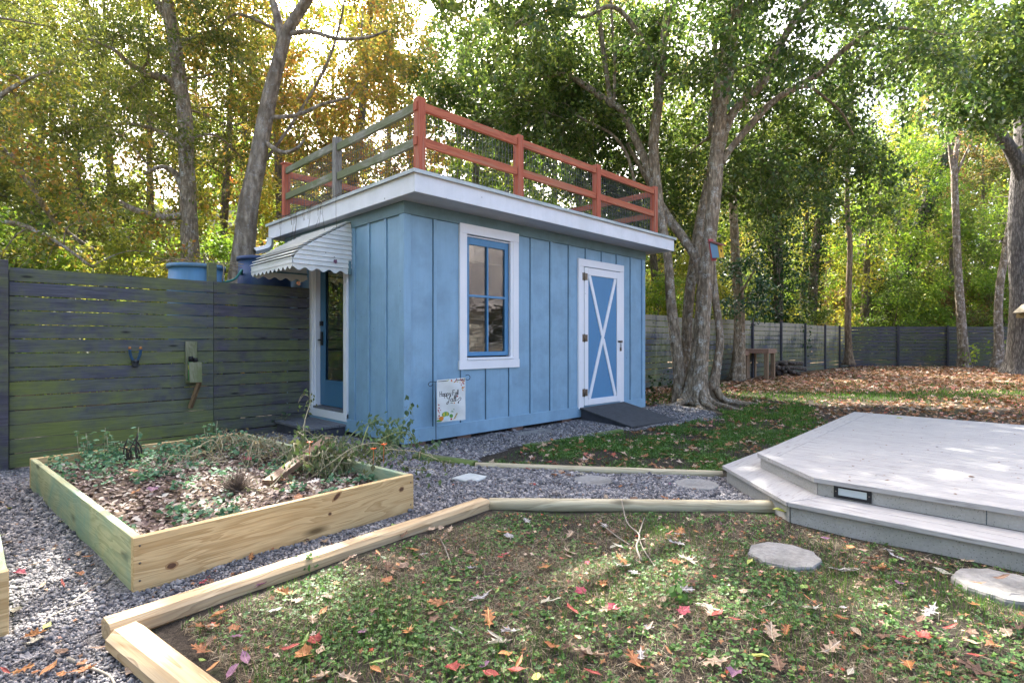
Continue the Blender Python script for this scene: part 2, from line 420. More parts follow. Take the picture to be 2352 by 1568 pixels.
def m_glass(name, tint=(.9, .93, .95), refl=.30, wavy=.0):
    t = NT(name); nm = None
    if wavy:
        nz = t.noise(t.scale(t.obj(), (2.0, 2.0, 5.0)), 1.6, 2, .5, .5); nm = t.bump(nz, wavy, .02)
    gl = t.n('BsdfGlossy', {'Roughness': .015, 'Color': (.95, .97, 1)})
    if nm is not None: t.put(gl.inputs['Normal'], nm)
    tr = t.n('BsdfTransparent', {'Color': tint})
    fr = t.n('Fresnel', {'IOR': 1.6}).outputs[0]
    mx = t.n('MixShader'); t.put(mx.inputs[0], t.math('ADD', t.math('MULTIPLY', fr, .8), refl, True)); t.put(mx.inputs[1], tr.outputs[0]); t.put(mx.inputs[2], gl.outputs[0])
    return t.done(mx.outputs[0])
WINGLASS = m_glass('wavy window glass', (.75, .75, .72), .05, .10)
DOORGLASS = m_glass('door glass', (.85, .88, .86), .10, .01)
FROST = m_plain('frosted glass', (.45, .50, .50), .25, .1, 3, .5)
RUBBER = m_plain('black rubber ramp mat', (.062, .063, .066), .8, .5, 14, .25)
DARKBOARD = m_wood('dark grey step boards', (.09, .09, .10), (.20, .20, .21), 1, knots=False)
BRICKM = m_plain('dull red brick', (.16, .10, .08), .9, .35, 14, .2)
INTWALL = m_plain('tan interior board', (.36, .29, .18), .7, .15, 3)
ORANGE = m_plain('rust orange fabric', (.45, .09, .03), .7, .15, 30)
def m_stone(name, a, b, sc=34.0):
    t = NT(name); v = t.jitter(t.obj(), 9)
    n = t.noise(v, sc, 4, .75); w = t.noise(v, 6.0, 4, .6)
    c = t.mix(n, a, b); c = t.mix(t.ramp(w, [(.45, .0), (.7, .5)]), c, tuple(.6*x for x in a))
    return t.done(t.pbr(c, .9, t.bump(n, .7, .008), .2))
STONE = m_stone('rough grey concrete paver', (.10, .095, .085), (.38, .365, .34))
PALESTONE = m_stone('pale smooth paver', (.36, .38, .36), (.52, .54, .52), 25)

# ------------------------------------------------------------------ ground
LAWN_EDGE = [(.42, 2.62), (2.5, 2.78), (3.85, 1.33)]
GRAVEL_POLY = [(-4, 7.6), (3.6, 7.6), (3.6, 5.25), (8.0, 5.2), (9.15, 5.25), (8.55, 4.0), (7.9, 3.55), (6.9, 3.75), (6.2, 4.02), (5.6, 3.98), (4.9, 4.10),
               (4.2, 4.22), (3.7, 4.12), (3.36, 3.84), (4.57, 2.03), (4.35, 1.75), (3.93, 1.42), (2.57, 2.88), (.40, 2.70), (.63, .8), (-4, .8)]
def grid_sheet(name, xs, ys, mat, dz=0.0, keep=None):
    nx, ny = len(xs), len(ys); X, Y = np.meshgrid(xs, ys); Z = hgt(X, Y)+dz
    V = np.stack([X.ravel(), Y.ravel(), Z.ravel()], 1)
    i = np.arange(nx-1)[None,:]+np.arange(ny-1)[:,None]*nx; i = i.ravel()
    if keep is not None:
        cx = (X[:-1,:-1]+X[1:,1:]).ravel()/2; cy_ = (Y[:-1,:-1]+Y[1:,1:]).ravel()/2; i = i[keep(cx, cy_)]
    L = np.stack([i, i+1, i+1+nx, i+nx], 1)
    o = mesh_np(name, V, L.ravel(), np.full(len(L), 4), np.zeros(len(L)), mat, smooth=True)
    return tag(o, kind='structure')
def m_ground():
    t = NT('soil, thin lawn and leaf mould'); v = t.obj()
    n1 = t.noise(v, 1.1, 5, .6); n2 = t.noise(v, 9.0, 6, .7); n3 = t.math('ADD', t.math('MULTIPLY', t.noise(v, 60.0, 5, .75), .6), t.math('MULTIPLY', t.noise(v, 240.0, 3, .7), .4)); n3 = t.ramp(n3, [(.36, 0.0), (.64, 1.0)])
    soil = t.mix(n3, (.028, .023, .02), (.135, .113, .09))
    grass = t.mix(n3, (.030, .055, .012), (.10, .16, .035))
    x, y = t.sep(v)[0], t.sep(v)[1]
    r = t.vmath('LENGTH', v, (0, 0, 0)) if False else t.math('SQRT', t.math('ADD', t.math('MULTIPLY', x, x), t.math('MULTIPLY', y, y)))
    gm = t.math('ADD', t.math('MULTIPLY', n1, .6), t.math('MULTIPLY', n2, .5))
    c = t.mix(t.ramp(gm, [(.56, .0), (.72, .65)]), soil, grass)
    mould = t.mix(n2, (.10, .06, .035), (.24, .16, .10))
    far = t.ramp(t.math('DIVIDE', r, 40.0), [(.28, 0.0), (.42, .75), (.7, .9)])
    c = t.mix(t.math('MULTIPLY', far, t.ramp(n2, [(.3, .4), (.6, 1.0)])), c, mould)
    return t.done(t.pbr(c, .95, t.bump(t.math('ADD', n2, n3), .8, .02), .1))
GROUND = m_ground()
fine_x = np.concatenate([np.linspace(-90, -6, 15), np.arange(-5, 12, .07), np.linspace(12.3, 40, 90), np.linspace(43, 130, 20)])
fine_y = np.concatenate([np.linspace(-110, -6, 15), np.arange(-5, 8.5, .07), np.linspace(8.9, 30, 40), np.linspace(33, 130, 20)])
grid_sheet('ground', fine_x, fine_y, GROUND)
def m_gravelbase():
    t = NT('grey gravel'); v = t.obj()
    vo = t.n('TexVoronoi', {'Vector': v, 'Scale': 95.0}); f = t.sep(vo.outputs['Color'])[0]
    c = t.ramp(f, [(0, (.05, .048, .05)), (.4, (.12, .115, .118)), (.75, (.195, .187, .188)), (1, (.32, .29, .275))])
    n = t.noise(v, 2.0, 5, .6); c = t.mix(t.ramp(n, [(.5, 0.0), (.75, .5)]), c, (.10, .085, .075))
    e = t.math('SUBTRACT', 1.0, vo.outputs['Distance'])
    return t.done(t.pbr(c, .85, t.bump(e, .9, .012), .25))
GRAVB = m_gravelbase()
GP = np.array(GRAVEL_POLY)
grid_sheet('gravel_path', np.arange(-4, 9.4, .05), np.arange(.8, 7.6, .05), GRAVB, .004,
           lambda x, y: in_poly(x+.04*np.sin(9*y)+.03*np.sin(23*x), y+.04*np.sin(8*x+1)+.03*np.sin(21*y), GRAVEL_POLY))

# ------------------------------------------------------------------ the shed
SHADOW_JOINT = m_plain('dark batten shadow and board joint', (.03, .05, .065), .9, .4)  # colour of the batten gap shadow, shared with the riser joint
X0, X1, Y0, Y1 = 3.37, 8.13, 5.0, 8.02
ZB, ZT = .06, 2.655
shed = empty('garden_shed', (5.75, 6.5, 0), 'light blue board and batten shed with flat roof and railed roof deck', 'shed')
P = shed
w = MB(); T = .09
WX0, WX1, WZ0, WZ1 = 4.235, 4.985, .95, 2.41         # window opening
DX0, DX1, DZ0, DZ1 = 6.46, 7.40, .20, 2.25            # plank door opening
EY0, EY1, EZ0, EZ1 = 6.29, 7.15, .27, 2.24            # glazed door opening in the end wall
w.box(X0, WX0, Y0, Y0+T, ZB, ZT, .5); w.box(WX0, WX1, Y0, Y0+T, ZB, WZ0, .5); w.box(WX0, WX1, Y0, Y0+T, WZ1, ZT, .5); w.box(WX1, X1, Y0, Y0+T, ZB, ZT, .5)
w.box(X0, X0+T, Y0+T, EY0, ZB, ZT, .5); w.box(X0, X0+T, EY0, EY1, ZB, EZ0, .5); w.box(X0, X0+T, EY0, EY1, EZ1, ZT, .5); w.box(X0, X0+T, EY1, Y1, ZB, ZT, .5)
w.box(X1-T, X1, Y0+T, Y1, ZB, ZT, .5); w.box(X0+T, 3.62, Y1-T, Y1, ZB, ZT, .5); w.box(4.75, X1-T, Y1-T, Y1, ZB, ZT, .5); w.box(3.62, 4.75, Y1-T, Y1, ZB, .35, .5); w.box(3.62, 4.75, Y1-T, Y1, 2.25, ZT, .5)
w.build('wall', SIDING, P)
for k in range(1, 12):                                                        # battens on the long wall
    x = X0+.397*k; z0, z1 = .20, 2.52
    segs = [(z0, z1)]
    if 4.10 < x < 5.10: segs = [(z0, .82)]
    if 6.33 < x < 7.51: segs = [(2.36, z1)]
    for a, c in segs: MB().box(x-.027, x-.021, Y0-.004, Y0, a, c).build('batten_shadow', SHADOW_JOINT, P)  # dark strip beside each batten stands for its gap shadow
    for a, c in segs: MB().box(x-.021, x+.021, Y0-.018, Y0, a, c).build('batten', SIDING, P, .003)
for y in (5.36, 5.72, 7.55, 7.9): MB().box(X0-.018, X0, y-.021, y+.021, .20, 2.52).build('batten', SIDING, P, .003)
MB().box(X0-.018, X0, 6.03, 6.11, .20, 2.52).build('batten', SIDING, P, .003)
c = MB()
c.box(X0-.022, X0+.07, Y0-.022, Y0, .20, 2.52); c.box(X0-.022, X0, Y0, Y0+.075, .20, 2.52); c.build('corner_board', SIDING, P, .004); c = MB(); c.box(X1-.07, X1+.022, Y0-.022, Y0, .20, 2.52)
c.box(X1, X1+.022, Y0, Y0+.07, .20, 2.52)
c.build('corner_board', SIDING, P, .004)
k = MB()
k.box(X0-.024, X1+.024, Y0-.024, Y0, ZB-.01, .20); k.box(X0-.024, X0, Y0, EY0-.09, ZB-.01, .20); k.box(X0-.024, X0, EY0-.09, Y1, ZB-.01, .195); k.box(X1, X1+.024, Y0, Y1, ZB-.01, .20)
k.build('base_board', SIDING, P, .004)
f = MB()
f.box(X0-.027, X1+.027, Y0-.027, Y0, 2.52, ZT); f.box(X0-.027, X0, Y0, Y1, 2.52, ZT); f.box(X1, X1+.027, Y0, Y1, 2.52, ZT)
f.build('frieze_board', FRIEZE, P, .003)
# roof
RX0, RX1, RY0, RY1 = X0-.16, X1+.27, Y0-.415, Y1+.27
r = MB(); r.box(RX0+.02, RX1-.02, RY0+.02, RY1-.02, ZT, ZT+.02)
r.build('soffit', m_paint('soffit paint greyed for shade', (.48, .48, .50), (.2, .22, .2), .3, .6), P)  # greyer than the fascia to carry the shade under the eaves
r = MB(); r.box(RX0, RX1, RY0, RY0+.02, ZT-.005, 2.845); r.box(RX0, RX1, RY1-.02, RY1, ZT-.005, 2.845); r.box(RX0, RX0+.02, RY0+.02, RY1-.02, ZT-.005, 2.845); r.box(RX1-.02, RX1, RY0+.02, RY1-.02, ZT-.005, 2.845)
r.build('fascia', FASCIA, P, .003)
ROOFM = m_plain('grey roofing sheet', (.16, .17, .17), .6, .3, 12)
r = MB(); r.box(RX0-.025, RX1+.025, RY0-.025, RY1+.025, 2.846, 2.868)
rf = r.build('roof', ROOFM, P)
r = MB()
r.box(RX0-.032, RX1+.032, RY0-.032, RY0-.025, 2.835, 2.872); r.box(RX0-.032, RX0-.025, RY0-.025, RY1+.03, 2.835, 2.872); r.box(RX1+.025, RX1+.032, RY0-.025, RY1+.03, 2.835, 2.872)
r.build('drip_edge', m_paint('pale drip edge', (.52, .56, .54), (.10, .13, .11), .7, .5, 1.0), rf)
# roof railing
QX0, QX1, QY0, QY1 = 3.30, 7.94, 4.67, 7.97
ZR, ZP = 2.868, 3.64
def post(x, y, zt, mat):
    m = MB(); m.box(x-.045, x+.045, y-.045, y+.045, ZR, zt); return m.build('railing_post', mat, P, .005)
for x in (3.33, 4.78, 6.36, 7.91): post(x, QY0, ZP, REDWOOD)
post(3.33, 6.42, ZP+.05, GREYPOST); post(3.33, 7.95, ZP+.06, REDWOOD)
for x in (5.6, 7.91): post(x, 7.95, ZP+.02, REDWOOD)
m = MB(); m.box(3.27, 3.39, 7.89, 8.01, ZP+.06, ZP+.085); m.build('post_cap', REDWOOD, P, .004)
def rails(axis, a, b, off, mat, zs, name='rail'):
    for z in zs:
        m = MB()
        if axis == 0: m.box(a, b, off-.019, off+.019, z-.045, z+.045)
        else: m.box(off-.019, off+.019, a, b, z-.045, z+.045)
        m.build(name, mat, P, .004)
for a, b_ in ((3.375, 4.735), (4.825, 6.315), (6.405, 7.865)): rails(0, a, b_, QY0-.01, REDRAIL, (3.555, 3.195))
rails(1, 4.715, 6.375, 3.32, GREYRAIL, (3.56, 3.20)); rails(1, 6.465, 7.905, 3.32, GREYRAIL, (3.60, 3.23))
for a, b_ in ((3.375, 5.555), (5.645, 7.865)): rails(0, a, b_, 7.95, REDRAIL, (3.56, 3.20))
rails(1, 4.715, 7.905, 7.91, REDRAILY, (3.53, 3.18))
m = MB(); m.box(3.268, 3.288, 4.64, 4.70, 3.50, 3.585); m.box(3.268, 3.288, 4.64, 4.70, 3.15, 3.235); m.build('rail_end', REDWOOD, P, .004)
def wires(axis, a, b, off):
    m = MB(); n = int((b-a)/.052)
    for i in range(n+1):
        u = a+(b-a)*i/n; q = .0016
        if axis == 0: m.box(u-q, u+q, off-q, off+q, 2.90, 3.54)
        else: m.box(off-q, off+q, u-q, u+q, 2.90, 3.54)
    for z in np.arange(2.93, 3.53, .1):
        if axis == 0: m.box(a, b, off+.0016, off+.005, z-.0016, z+.0016)
        else: m.box(off+.0016, off+.005, a, b, z-.0016, z+.0016)
    return m.build('wire_mesh', WIRE, P)
wires(0, 3.38, 7.86, QY0+.02); wires(1, 4.72, 7.9, 3.348); wires(0, 3.38, 7.86, 7.92); wires(1, 4.72, 7.9, 7.88)
# front window
m = MB(); A = Y0-.028
m.box(4.115, 4.225, A, Y0, .925, 2.42); m.box(4.995, 5.098, A, Y0, .925, 2.42); m.box(4.115, 5.098, A-.003, Y0, 2.42, 2.535); m.box(4.105, 5.108, A-.004, Y0, .82, .925)
win = m.build('window', WHITE, P, .003)
m = MB(); m.box(4.225, 4.995, A-.012, Y0+.05, .928, .958); m.build('sill', WHITE, win, .003)
m = MB(); m.box(4.225, 4.245, Y0+.002, Y0+.08, .958, 2.42); m.box(4.955, 4.995, Y0-.02, Y0+.012, .958, 2.42); m.box(4.975, 4.995, Y0+.012, Y0+.085, .958, 2.42); m.box(4.245, 4.955, Y0, Y0+.08, 2.398, 2.419)
m.build('jamb', WHITE, win)
m = MB(); s0, s1, t0, t1 = 4.246, 4.953, .975, 2.396; yy0, yy1 = Y0+.02, Y0+.06
m.box(s0, s0+.05, yy0, yy1, t0, t1); m.box(s1-.06, s1, yy0, yy1, t0, t1); m.box(s0+.05, s1-.06, yy0, yy1, t1-.085, t1); m.box(s0+.05, s1-.06, yy0, yy1, t0, t0+.05)
m.box(4.585, 4.607, yy0-.004, yy1-.01, t0+.05, t1-.085); m.box(s0+.05, s1-.06, yy0-.002, yy1-.012, 1.685, 1.712)
m.build('sash', SASH, win, .003)
m = MB(); m.box(s0+.05, s1-.06, yy0+.018, yy0+.024, t0+.05, t1-.085); m.build('pane', WINGLASS, win)
m = MB(); m.box(3.62, 3.66, Y1-T-.01, Y1, .35, 2.25); m.box(4.71, 4.75, Y1-T-.01, Y1, .35, 2.25); m.box(3.66, 4.71, Y1-T-.01, Y1, .35, .40); m.box(3.66, 4.71, Y1-T-.01, Y1, 2.2, 2.25); m.box(3.66, 4.71, Y1-.06, Y1-.03, 1.0, 1.04)
rw = m.build('window', WHITE, P)
m = MB(); m.box(3.66, 4.71, Y1-.05, Y1-.044, .40, 1.0); m.box(3.66, 4.71, Y1-.05, Y1-.044, 1.04, 2.2); m.build('pane', m_glass('clear glass', (.92, .94, .93), .02), rw)
# interior
m = MB(); m.box(X0+T, X1-T, Y0+T, Y1-T, .12, .16); m.box(4.76, X1-T, Y1-T-.012, Y1-T-.004, .16, ZT); m.box(X1-T-.012, X1-T-.004, Y0+T, Y1-T-.012, .16, ZT)
m.build('interior_lining', INTWALL, P)
ch = empty('chair', (4.35, 5.75, .16), 'rust orange chair back seen inside the shed window', 'chair')
m = MB()
pr = [(0, 0), (.2, .02), (.23, .3), (.2, .44), (.1, .5), (-.1, .5), (-.2, .44), (-.23, .3), (-.2, .02)]
m.sheet([(4.35+a, 5.95, .62+c_) for a, c_ in pr], (0, .06, 0)); m.build('backrest', ORANGE, ch, .01)
m = MB(); m.box(4.12, 4.58, 5.5, 5.95, .56, .63); m.build('seat', ORANGE, ch, .02)
for sx in (4.15, 4.55):
    for sy in (5.53, 5.92):
        m = MB(); m.box(sx-.015, sx+.015, sy-.015, sy+.015, .16, .56); m.build('leg', IRON, ch)
# plank door with the X
m = MB(); A = Y0-.030
m.box(6.338, DX0, A, Y0, .17, 2.25); m.box(DX1, 7.502, A, Y0, .19, 2.25); m.box(6.338, 7.502, A-.003, Y0, 2.25, 2.358)
m.build('door_frame', WHITE, P, .003)
m = MB(); m.box(DX0, DX1, Y0-.006, Y0-.002, .205, 2.245); m.build('door_gap', IRON, P)
m = MB(); m.box(DX0+.006, DX1-.006, Y0-.022, Y0-.007, .21, 2.238); dr = m.build('door', SASH, P)
m = MB(); yy = Y0-.022
m.box(DX0+.006, DX0+.095, yy-.018, yy, .21, 2.238); m.box(DX1-.105, DX1-.006, yy-.018, yy, .21, 2.238); m.box(DX0+.095, DX1-.105, yy-.018, yy, 2.13, 2.238); m.box(DX0+.095, DX1-.105, yy-.018, yy, .21, .30)
m.build('door_trim', WHITE, dr, .003)
m = MB(); u0, u1, v0, v1 = DX0+.095, DX1-.105, .30, 2.13
def slant(m, ax, az, bx, bz, wd, y, th):
    m.bar((ax, y, az), (bx, y, bz), th, wd, up=Vector((bz-az, 0, -(bx-ax))))
cx_, cz_ = (u0+u1)/2, (v0+v1)/2
slant(m, u0+.035, v1-.004, cx_-.012, cz_+.03, .062, yy-.008, .015); slant(m, cx_+.012, cz_-.03, u1-.035, v0+.004, .062, yy-.008, .015); slant(m, u0+.035, v0+.004, u1-.035, v1-.004, .062, yy-.0075, .015)
m.build('cross_brace', WHITE, dr, .002)
for z in (.40, 1.20, 2.10):
    m = MB(); m.box(DX0-.035, DX0+.006, A-.006, A, z-.055, z+.055); m.box(DX0+.010, DX0+.07, yy-.024, yy-.018, z-.05, z+.05); m.tube([(DX0+.006, A-.008, z-.06), (DX0+.006, A-.008, z+.06)], .009, 8)
    m.build('hinge', STEEL, dr)
m = MB(); m.box(DX1-.09, DX1+.05, A-.010, A-.002, 1.13, 1.165); m.tube([(DX1-.07, A-.016, 1.15), (DX1+.03, A-.016, 1.15)], .008, 8); m.box(DX1-.035, DX1-.005, A-.03, A-.014, 1.00, 1.055)
m.tube([(DX1-.032, A-.022, 1.055), (DX1-.032, A-.022, 1.10), (DX1-.02, A-.022, 1.115), (DX1-.008, A-.022, 1.10), (DX1-.008, A-.022, 1.055)], .004, 6)
m.build('padlock_hasp', STEEL, dr)
# glazed end door
m = MB(); B_ = X0-.028
m.box(B_, X0, EY0-.085, EY0, .20, 2.24); m.box(B_, X0, EY1, EY1+.085, .20, 2.24); m.box(B_-.003, X0, EY0-.085, EY1+.085, 2.24, 2.33); m.box(B_-.004, X0, EY0-.085, EY1+.085, .165, .262)
m.build('door_frame', WHITE, P, .003)
m = MB(); m.box(X0-.018, X0+.15, EY0, EY0+.018, .27, 2.24); m.box(X0-.018, X0+.15, EY1-.018, EY1, .27, 2.24); m.box(X0, X0+.15, EY0+.018, EY1-.018, 2.222, 2.24)
m.box(X0+.012, X0+.024, EY1-.03, EY1-.018, .29, 2.22)
m.build('door_jamb', WHITE, P)
m = MB(); m.box(X0-.02, X0+.16, EY0+.018, EY1-.018, .265, .292); m.build('threshold', DARKBOARD, P, .004)
gx0, gx1 = X0+.075, X0+.115; d0, d1 = EY0+.022, EY1-.035
m = MB(); m.box(gx0, gx1, d0, d0+.12, .30, 2.215); m.box(gx0, gx1, d1-.14, d1, .30, 2.215); m.box(gx0, gx1, d0+.12, d1-.14, .30, .62); m.box(gx0, gx1, d0+.12, d1-.14, 2.09, 2.215)
gd = m.build('glazed_door', TEALDOOR, P, .003)
m = MB(); q = gx0-.008
m.box(q, gx0, d0+.115, d0+.14, .615, 2.10); m.box(q, gx0, d1-.16, d1-.135, .615, 2.10); m.box(q, gx0, d0+.14, d1-.16, .615, .64); m.box(q, gx0, d0+.14, d1-.16, 2.075, 2.10)
m.build('glazing_bead', TEALDOOR, gd)
m = MB(); m.box(gx0+.012, gx0+.018, d0+.12, d1-.14, .62, 2.09); m.build('pane', DOORGLASS, gd)
m = MB(); m.box(gx0-.02, gx0, d1-.085, d1-.045, 1.10, 1.28); m.box(gx0-.03, gx0-.0, d1-.09, d1-.04, 1.36, 1.42); m.tube([(gx0-.02, d1-.06, 1.17), (gx0-.055, d1-.06, 1.17), (gx0-.055, d1-.16, 1.17)], .011, 8)
m.build('door_handle', IRON, gd)
# awning
def awn_prof(x): return None
aw = []; n = 13; curve = smooth_path([(3.36, 2.60), (3.05, 2.415), (2.735, 2.214), (2.63, 2.095)], 8)
L = [0]
for i in range(1, len(curve)): L.append(L[-1]+float(np.hypot(*(curve[i]-curve[i-1]))))
def along(u):
    u *= L[-1]
    for i in range(1, len(L)):
        if u <= L[i]+1e-9:
            q = (u-L[i-1])/(L[i]-L[i-1]); return curve[i-1]*(1-q)+curve[i]*q
    return curve[-1]
m = MB(); AY0, AY1 = 6.107, 7.33
for i in range(n):
    a, b_ = along(i/n), along(min(1, (i+1.25)/n)); nv = np.array([-(b_[1]-a[1]), (b_[0]-a[0])]); nv = -nv/np.linalg.norm(nv)
    if nv[1] < 0: nv = -nv
    p = [a, b_+nv*.034, b_+nv*.024-(b_-a)*.03, a-nv*.004]
    m.add([(q[0], AY0-.012, q[1]) for q in p]+[(q[0], AY1+.012, q[1]) for q in p], [(0,1,2,3), (7,6,5,4), (0,4,5,1), (1,5,6,2), (2,6,7,3), (3,7,4,0)])
an = m.build('awning', ALU, P)
def side_x(z):
    pts = curve
    for i in range(1, len(pts)):
        if pts[i][1] <= z <= pts[i-1][1]:
            q = (z-pts[i][1])/(pts[i-1][1]-pts[i][1]); return pts[i][0]*(1-q)+pts[i-1][0]*q
    return 2.63 if z < 2.2 else 3.36
for ysd, dy in ((AY0, -1), (AY1, 1)):
    m = MB(); zs = np.linspace(2.03, 2.575, 11)
    for z0, z1 in zip(zs[:-1], zs[1:]):
        xa, xb = side_x(z0)+.004, side_x(z1)+.004
        lo, hi = ysd+dy*.016, ysd+dy*.002
        p = [(xa, lo, z0), (3.36, lo, z0), (3.36, hi, z1), (xb, hi, z1)]
        m.sheet(p if dy > 0 else p[::-1], (0, -dy*.006, 0))
    sp = [(2.63, ysd, 2.028)]+[(3.36, ysd, 2.028)]+[(x, ysd, 1.975+.018*math.cos(2*math.pi*(x-2.63)/.146)) for x in np.linspace(3.36, 2.63, 41)]
    m.sheet(sp if dy > 0 else sp[::-1], (0, -dy*.005, 0))
    m.build('awning_side', ALU, an)
m = MB()
sp = [(2.624, AY0, 2.10), (2.624, AY1, 2.10)]+[(2.624, y, 1.985+.018*math.cos(2*math.pi*(y-AY0)/.1222)) for y in np.linspace(AY1, AY0, 61)]
m.sheet(sp, (.005, 0, 0)); m.box(2.618, 2.624, AY0, AY1, 2.03, 2.042); m.box(2.618, 2.624, AY0, AY1, 2.085, 2.10)
m.build('valance', ALU, an)
m = MB(); m.bar((3.35, AY0+.03, 2.06), (2.66, AY0+.03, 2.06), .02, .02); m.bar((3.35, AY1-.03, 2.06), (2.66, AY1-.03, 2.06), .02, .02); m.bar((2.66, AY0+.05, 2.06), (2.66, AY1-.05, 2.06), .02, .02)
m.box(X0-.06, X0-.03, AY0-.02, AY0+.02, 1.96, 2.12)
m.build('awning_bracket', FRIEZE, an)
# downspout
m = MB(); dp = [(3.19, 8.18, 2.66), (3.19, 8.18, 2.56), (3.14, 8.18, 2.50), (2.98, 8.18, 2.44)]
m.tube(smooth_path(dp, 4), .05, 4, smooth=False); m.build('downspout', ALU, P)
m = MB(); m.tube([(2.981, 8.18, 2.441), (2.975, 8.18, 2.438)], .042, 4, smooth=False); m.build('downspout_mouth', IRON, P)
# brick piers under the skirting
for i, x in enumerate((3.44, 4.1, 5.0, 6.0, 7.6)):
    m = MB(); m.box(x, x+.21, Y0+.0, Y0+.10, -.03, .048); m.build('brick_pier', BRICKM, P, .006)
m = MB(); m.box(X0+.25, X1-.05, Y0+.35, Y1-.1, -.03, .05); m.build('crawlspace_shade', IRON, P)  # black box fills the crawlspace in place of its shade
# dry vine over the end fascia
vm = MB(); rr = random.Random(3)
for i in range(18):
    y = rr.uniform(6.0, 7.9); p = [(3.30+rr.uniform(0,.1), y+rr.uniform(-.1,.1), 2.9+rr.uniform(0,.05)), (RX0-.045, y, 2.89), (RX0-.05, y+rr.uniform(-.05,.05), 2.72)]
    if rr.random() < .5: p.append((RX0-.07, y+rr.uniform(-.12,.12), 2.72-rr.uniform(.1,.35)))
    vm.tube(smooth_path(p, 4), .0022, 4)
for i in range(9):
    y = rr.uniform(6.0, 7.6); vm.tube(smooth_path([(RX0-.045, y+.3*j+rr.uniform(-.1,.1), 2.88+rr.uniform(-.03,.05)) for j in range(3)], 4), .003, 4)
tag(vm.build('dry_vine', m_plain('dry vine stem', (.10, .075, .05), .9, .3)), 'thin dry vine stems trailing over the white fascia above the awning', 'vine')

# doorstep, ramp
m = MB()
for i in range(5): m.box(2.86+.1*i, 2.955+.1*i, 6.22, 7.18, .105, .135)
st = empty('door_step', (3.1, 6.7, 0), 'low grey board step below the glazed door under the awning', 'step')
m.build('tread', DARKBOARD, st, .004)
m = MB(); m.box(2.88, 3.34, 6.24, 6.28, -.05, .104); m.box(2.88, 3.34, 7.12, 7.16, -.08, .104); m.box(2.88, 2.92, 6.28, 7.12, -.08, .104); m.build('base', FPOST, st)
rp = empty('ramp', (6.9, 4.6, 0), 'black rubber topped ramp leading up to the door with the white cross', 'ramp')
m = MB(); RA = [(6.36, Y0-.035, .19), (7.5, Y0-.035, .19), (7.28, 3.92, .028), (6.28, 4.05, .028)]
m.sheet(RA, (0, 0, -.022)); m.build('ramp_deck', RUBBER, rp, .004)
for a, b_ in ((0, 3), (1, 2)):
    m = MB(); p, q = RA[a], RA[b_]; s_ = .03 if a == 0 else -.03
    m.add([(p[0]+s_, p[1], -.02), (q[0]+s_, q[1], -.02), (q[0]+s_, q[1], .004), (p[0]+s_, p[1], .166), (p[0]+2*s_, p[1], -.02), (q[0]+2*s_, q[1], -.02), (q[0]+2*s_, q[1], .004), (p[0]+2*s_, p[1], .166)],
          [(0,1,2,3), (7,6,5,4), (0,4,5,1), (1,5,6,2), (2,6,7,3), (3,7,4,0)])
    m.build('ramp_side', FPOST, rp)

# ------------------------------------------------------------------ fences
def fence_panel(name, a, b, z0, z1, n, mat, parent, gap=.010, th=.019, sub=None):
    """horizontal boards from a to b (xy); built along local x and turned, so grain runs along the boards"""
    a = Vector((*a, 0)); b = Vector((*b, 0)); Ln = (b-a).length; ang = math.atan2(b.y-a.y, b.x-a.x)
    m = MB(); p = (z1-z0)/n; rr = random.Random(hash((round(a.x*100), n)) & 0xffff)
    for i in range(n):
        e = rr.uniform(-.003, .003); u0 = 0
        m.box(u0, Ln, -th/2+rr.uniform(-.002, .002), th/2, i*p+gap/2+e, (i+1)*p-gap/2+e)
    me = m.build(name, mat, None, base=False)
    me.location = a+Vector((0, 0, z0)); me.rotation_euler = (0, 0, ang)
    me.parent = parent; me.location = me.location-Vector(parent.location)
    return me
fl = empty('board_fence', (1.5, 7.22, 0), 'tall slate fence of mossy horizontal boards behind the raised bed', 'fence')
fence_panel('board_panel', (2.145, 7.22), (.335, 7.22), -.08, 1.872, 14, FENCE, fl)
fence_panel('board_panel', (.33, 7.22), (-2.2, 7.22), -.08, 1.872, 14, FENCE, fl)
fence_panel('board_panel', (3.335, 7.22), (2.15, 7.22), -.08, 1.875, 14, FENCE_DARK, fl, .010)
for x, y, zt in ((2.15, 7.29, 2.10), (.33, 7.29, 1.85), (-1.6, 7.29, 1.85), (3.27, 7.28, 1.84)):
    m = MB(); m.box(x-.045, x+.045, y-.045, y+.045, -.1, zt); m.build('post', FENCE if zt > 2 else FPOST, fl, .005)
m = MB(); m.box(.235, .325, 7.13, 7.205, -.1, 1.93); m.build('post', FENCE_DARK, fl, .005)
m = MB()
for x in (2.08, 2.19, 2.9, 3.3):
    for i in range(14):
        for q in (.035, .105): m.tube([(x, 7.2105, -.08+.1394*i+q), (x, 7.2075, -.08+.1394*i+q)], .004, 6)
m.build('screw', STEEL, fl)
fs = empty('side_fence', (18, 7.3, 0), 'long weathered slate board fence running behind the big trunk and bench', 'fence')
sx = [8.3, 11.0, 13.4, 15.8, 18.2, 20.6, 23.0, 25.3, 27.2, 28.6]
sy = [7.42-(x-8.3)*.024 for x in sx]
for i in range(len(sx)-1):
    fence_panel('board_panel', (sx[i], sy[i]), (sx[i+1], sy[i+1]), 0, 1.80+.03*(i % 2), 12, FENCE_SIDE, fs, .018)
    m = MB(); m.box(sx[i+1]-.04, sx[i+1]+.04, sy[i+1]-.07, sy[i+1]-.012, -.05, 1.86); m.build('post', FPOST, fs)
fb = empty('rear_fence', (32, 3, 0), 'dark slate board fence closing the far end of the yard', 'fence')
bx = [(28.68, 6.92), (30.2, 5.35), (31.75, 3.75), (33.3, 2.15), (34.85, .55), (36.4, -1.05), (38, -2.7)]
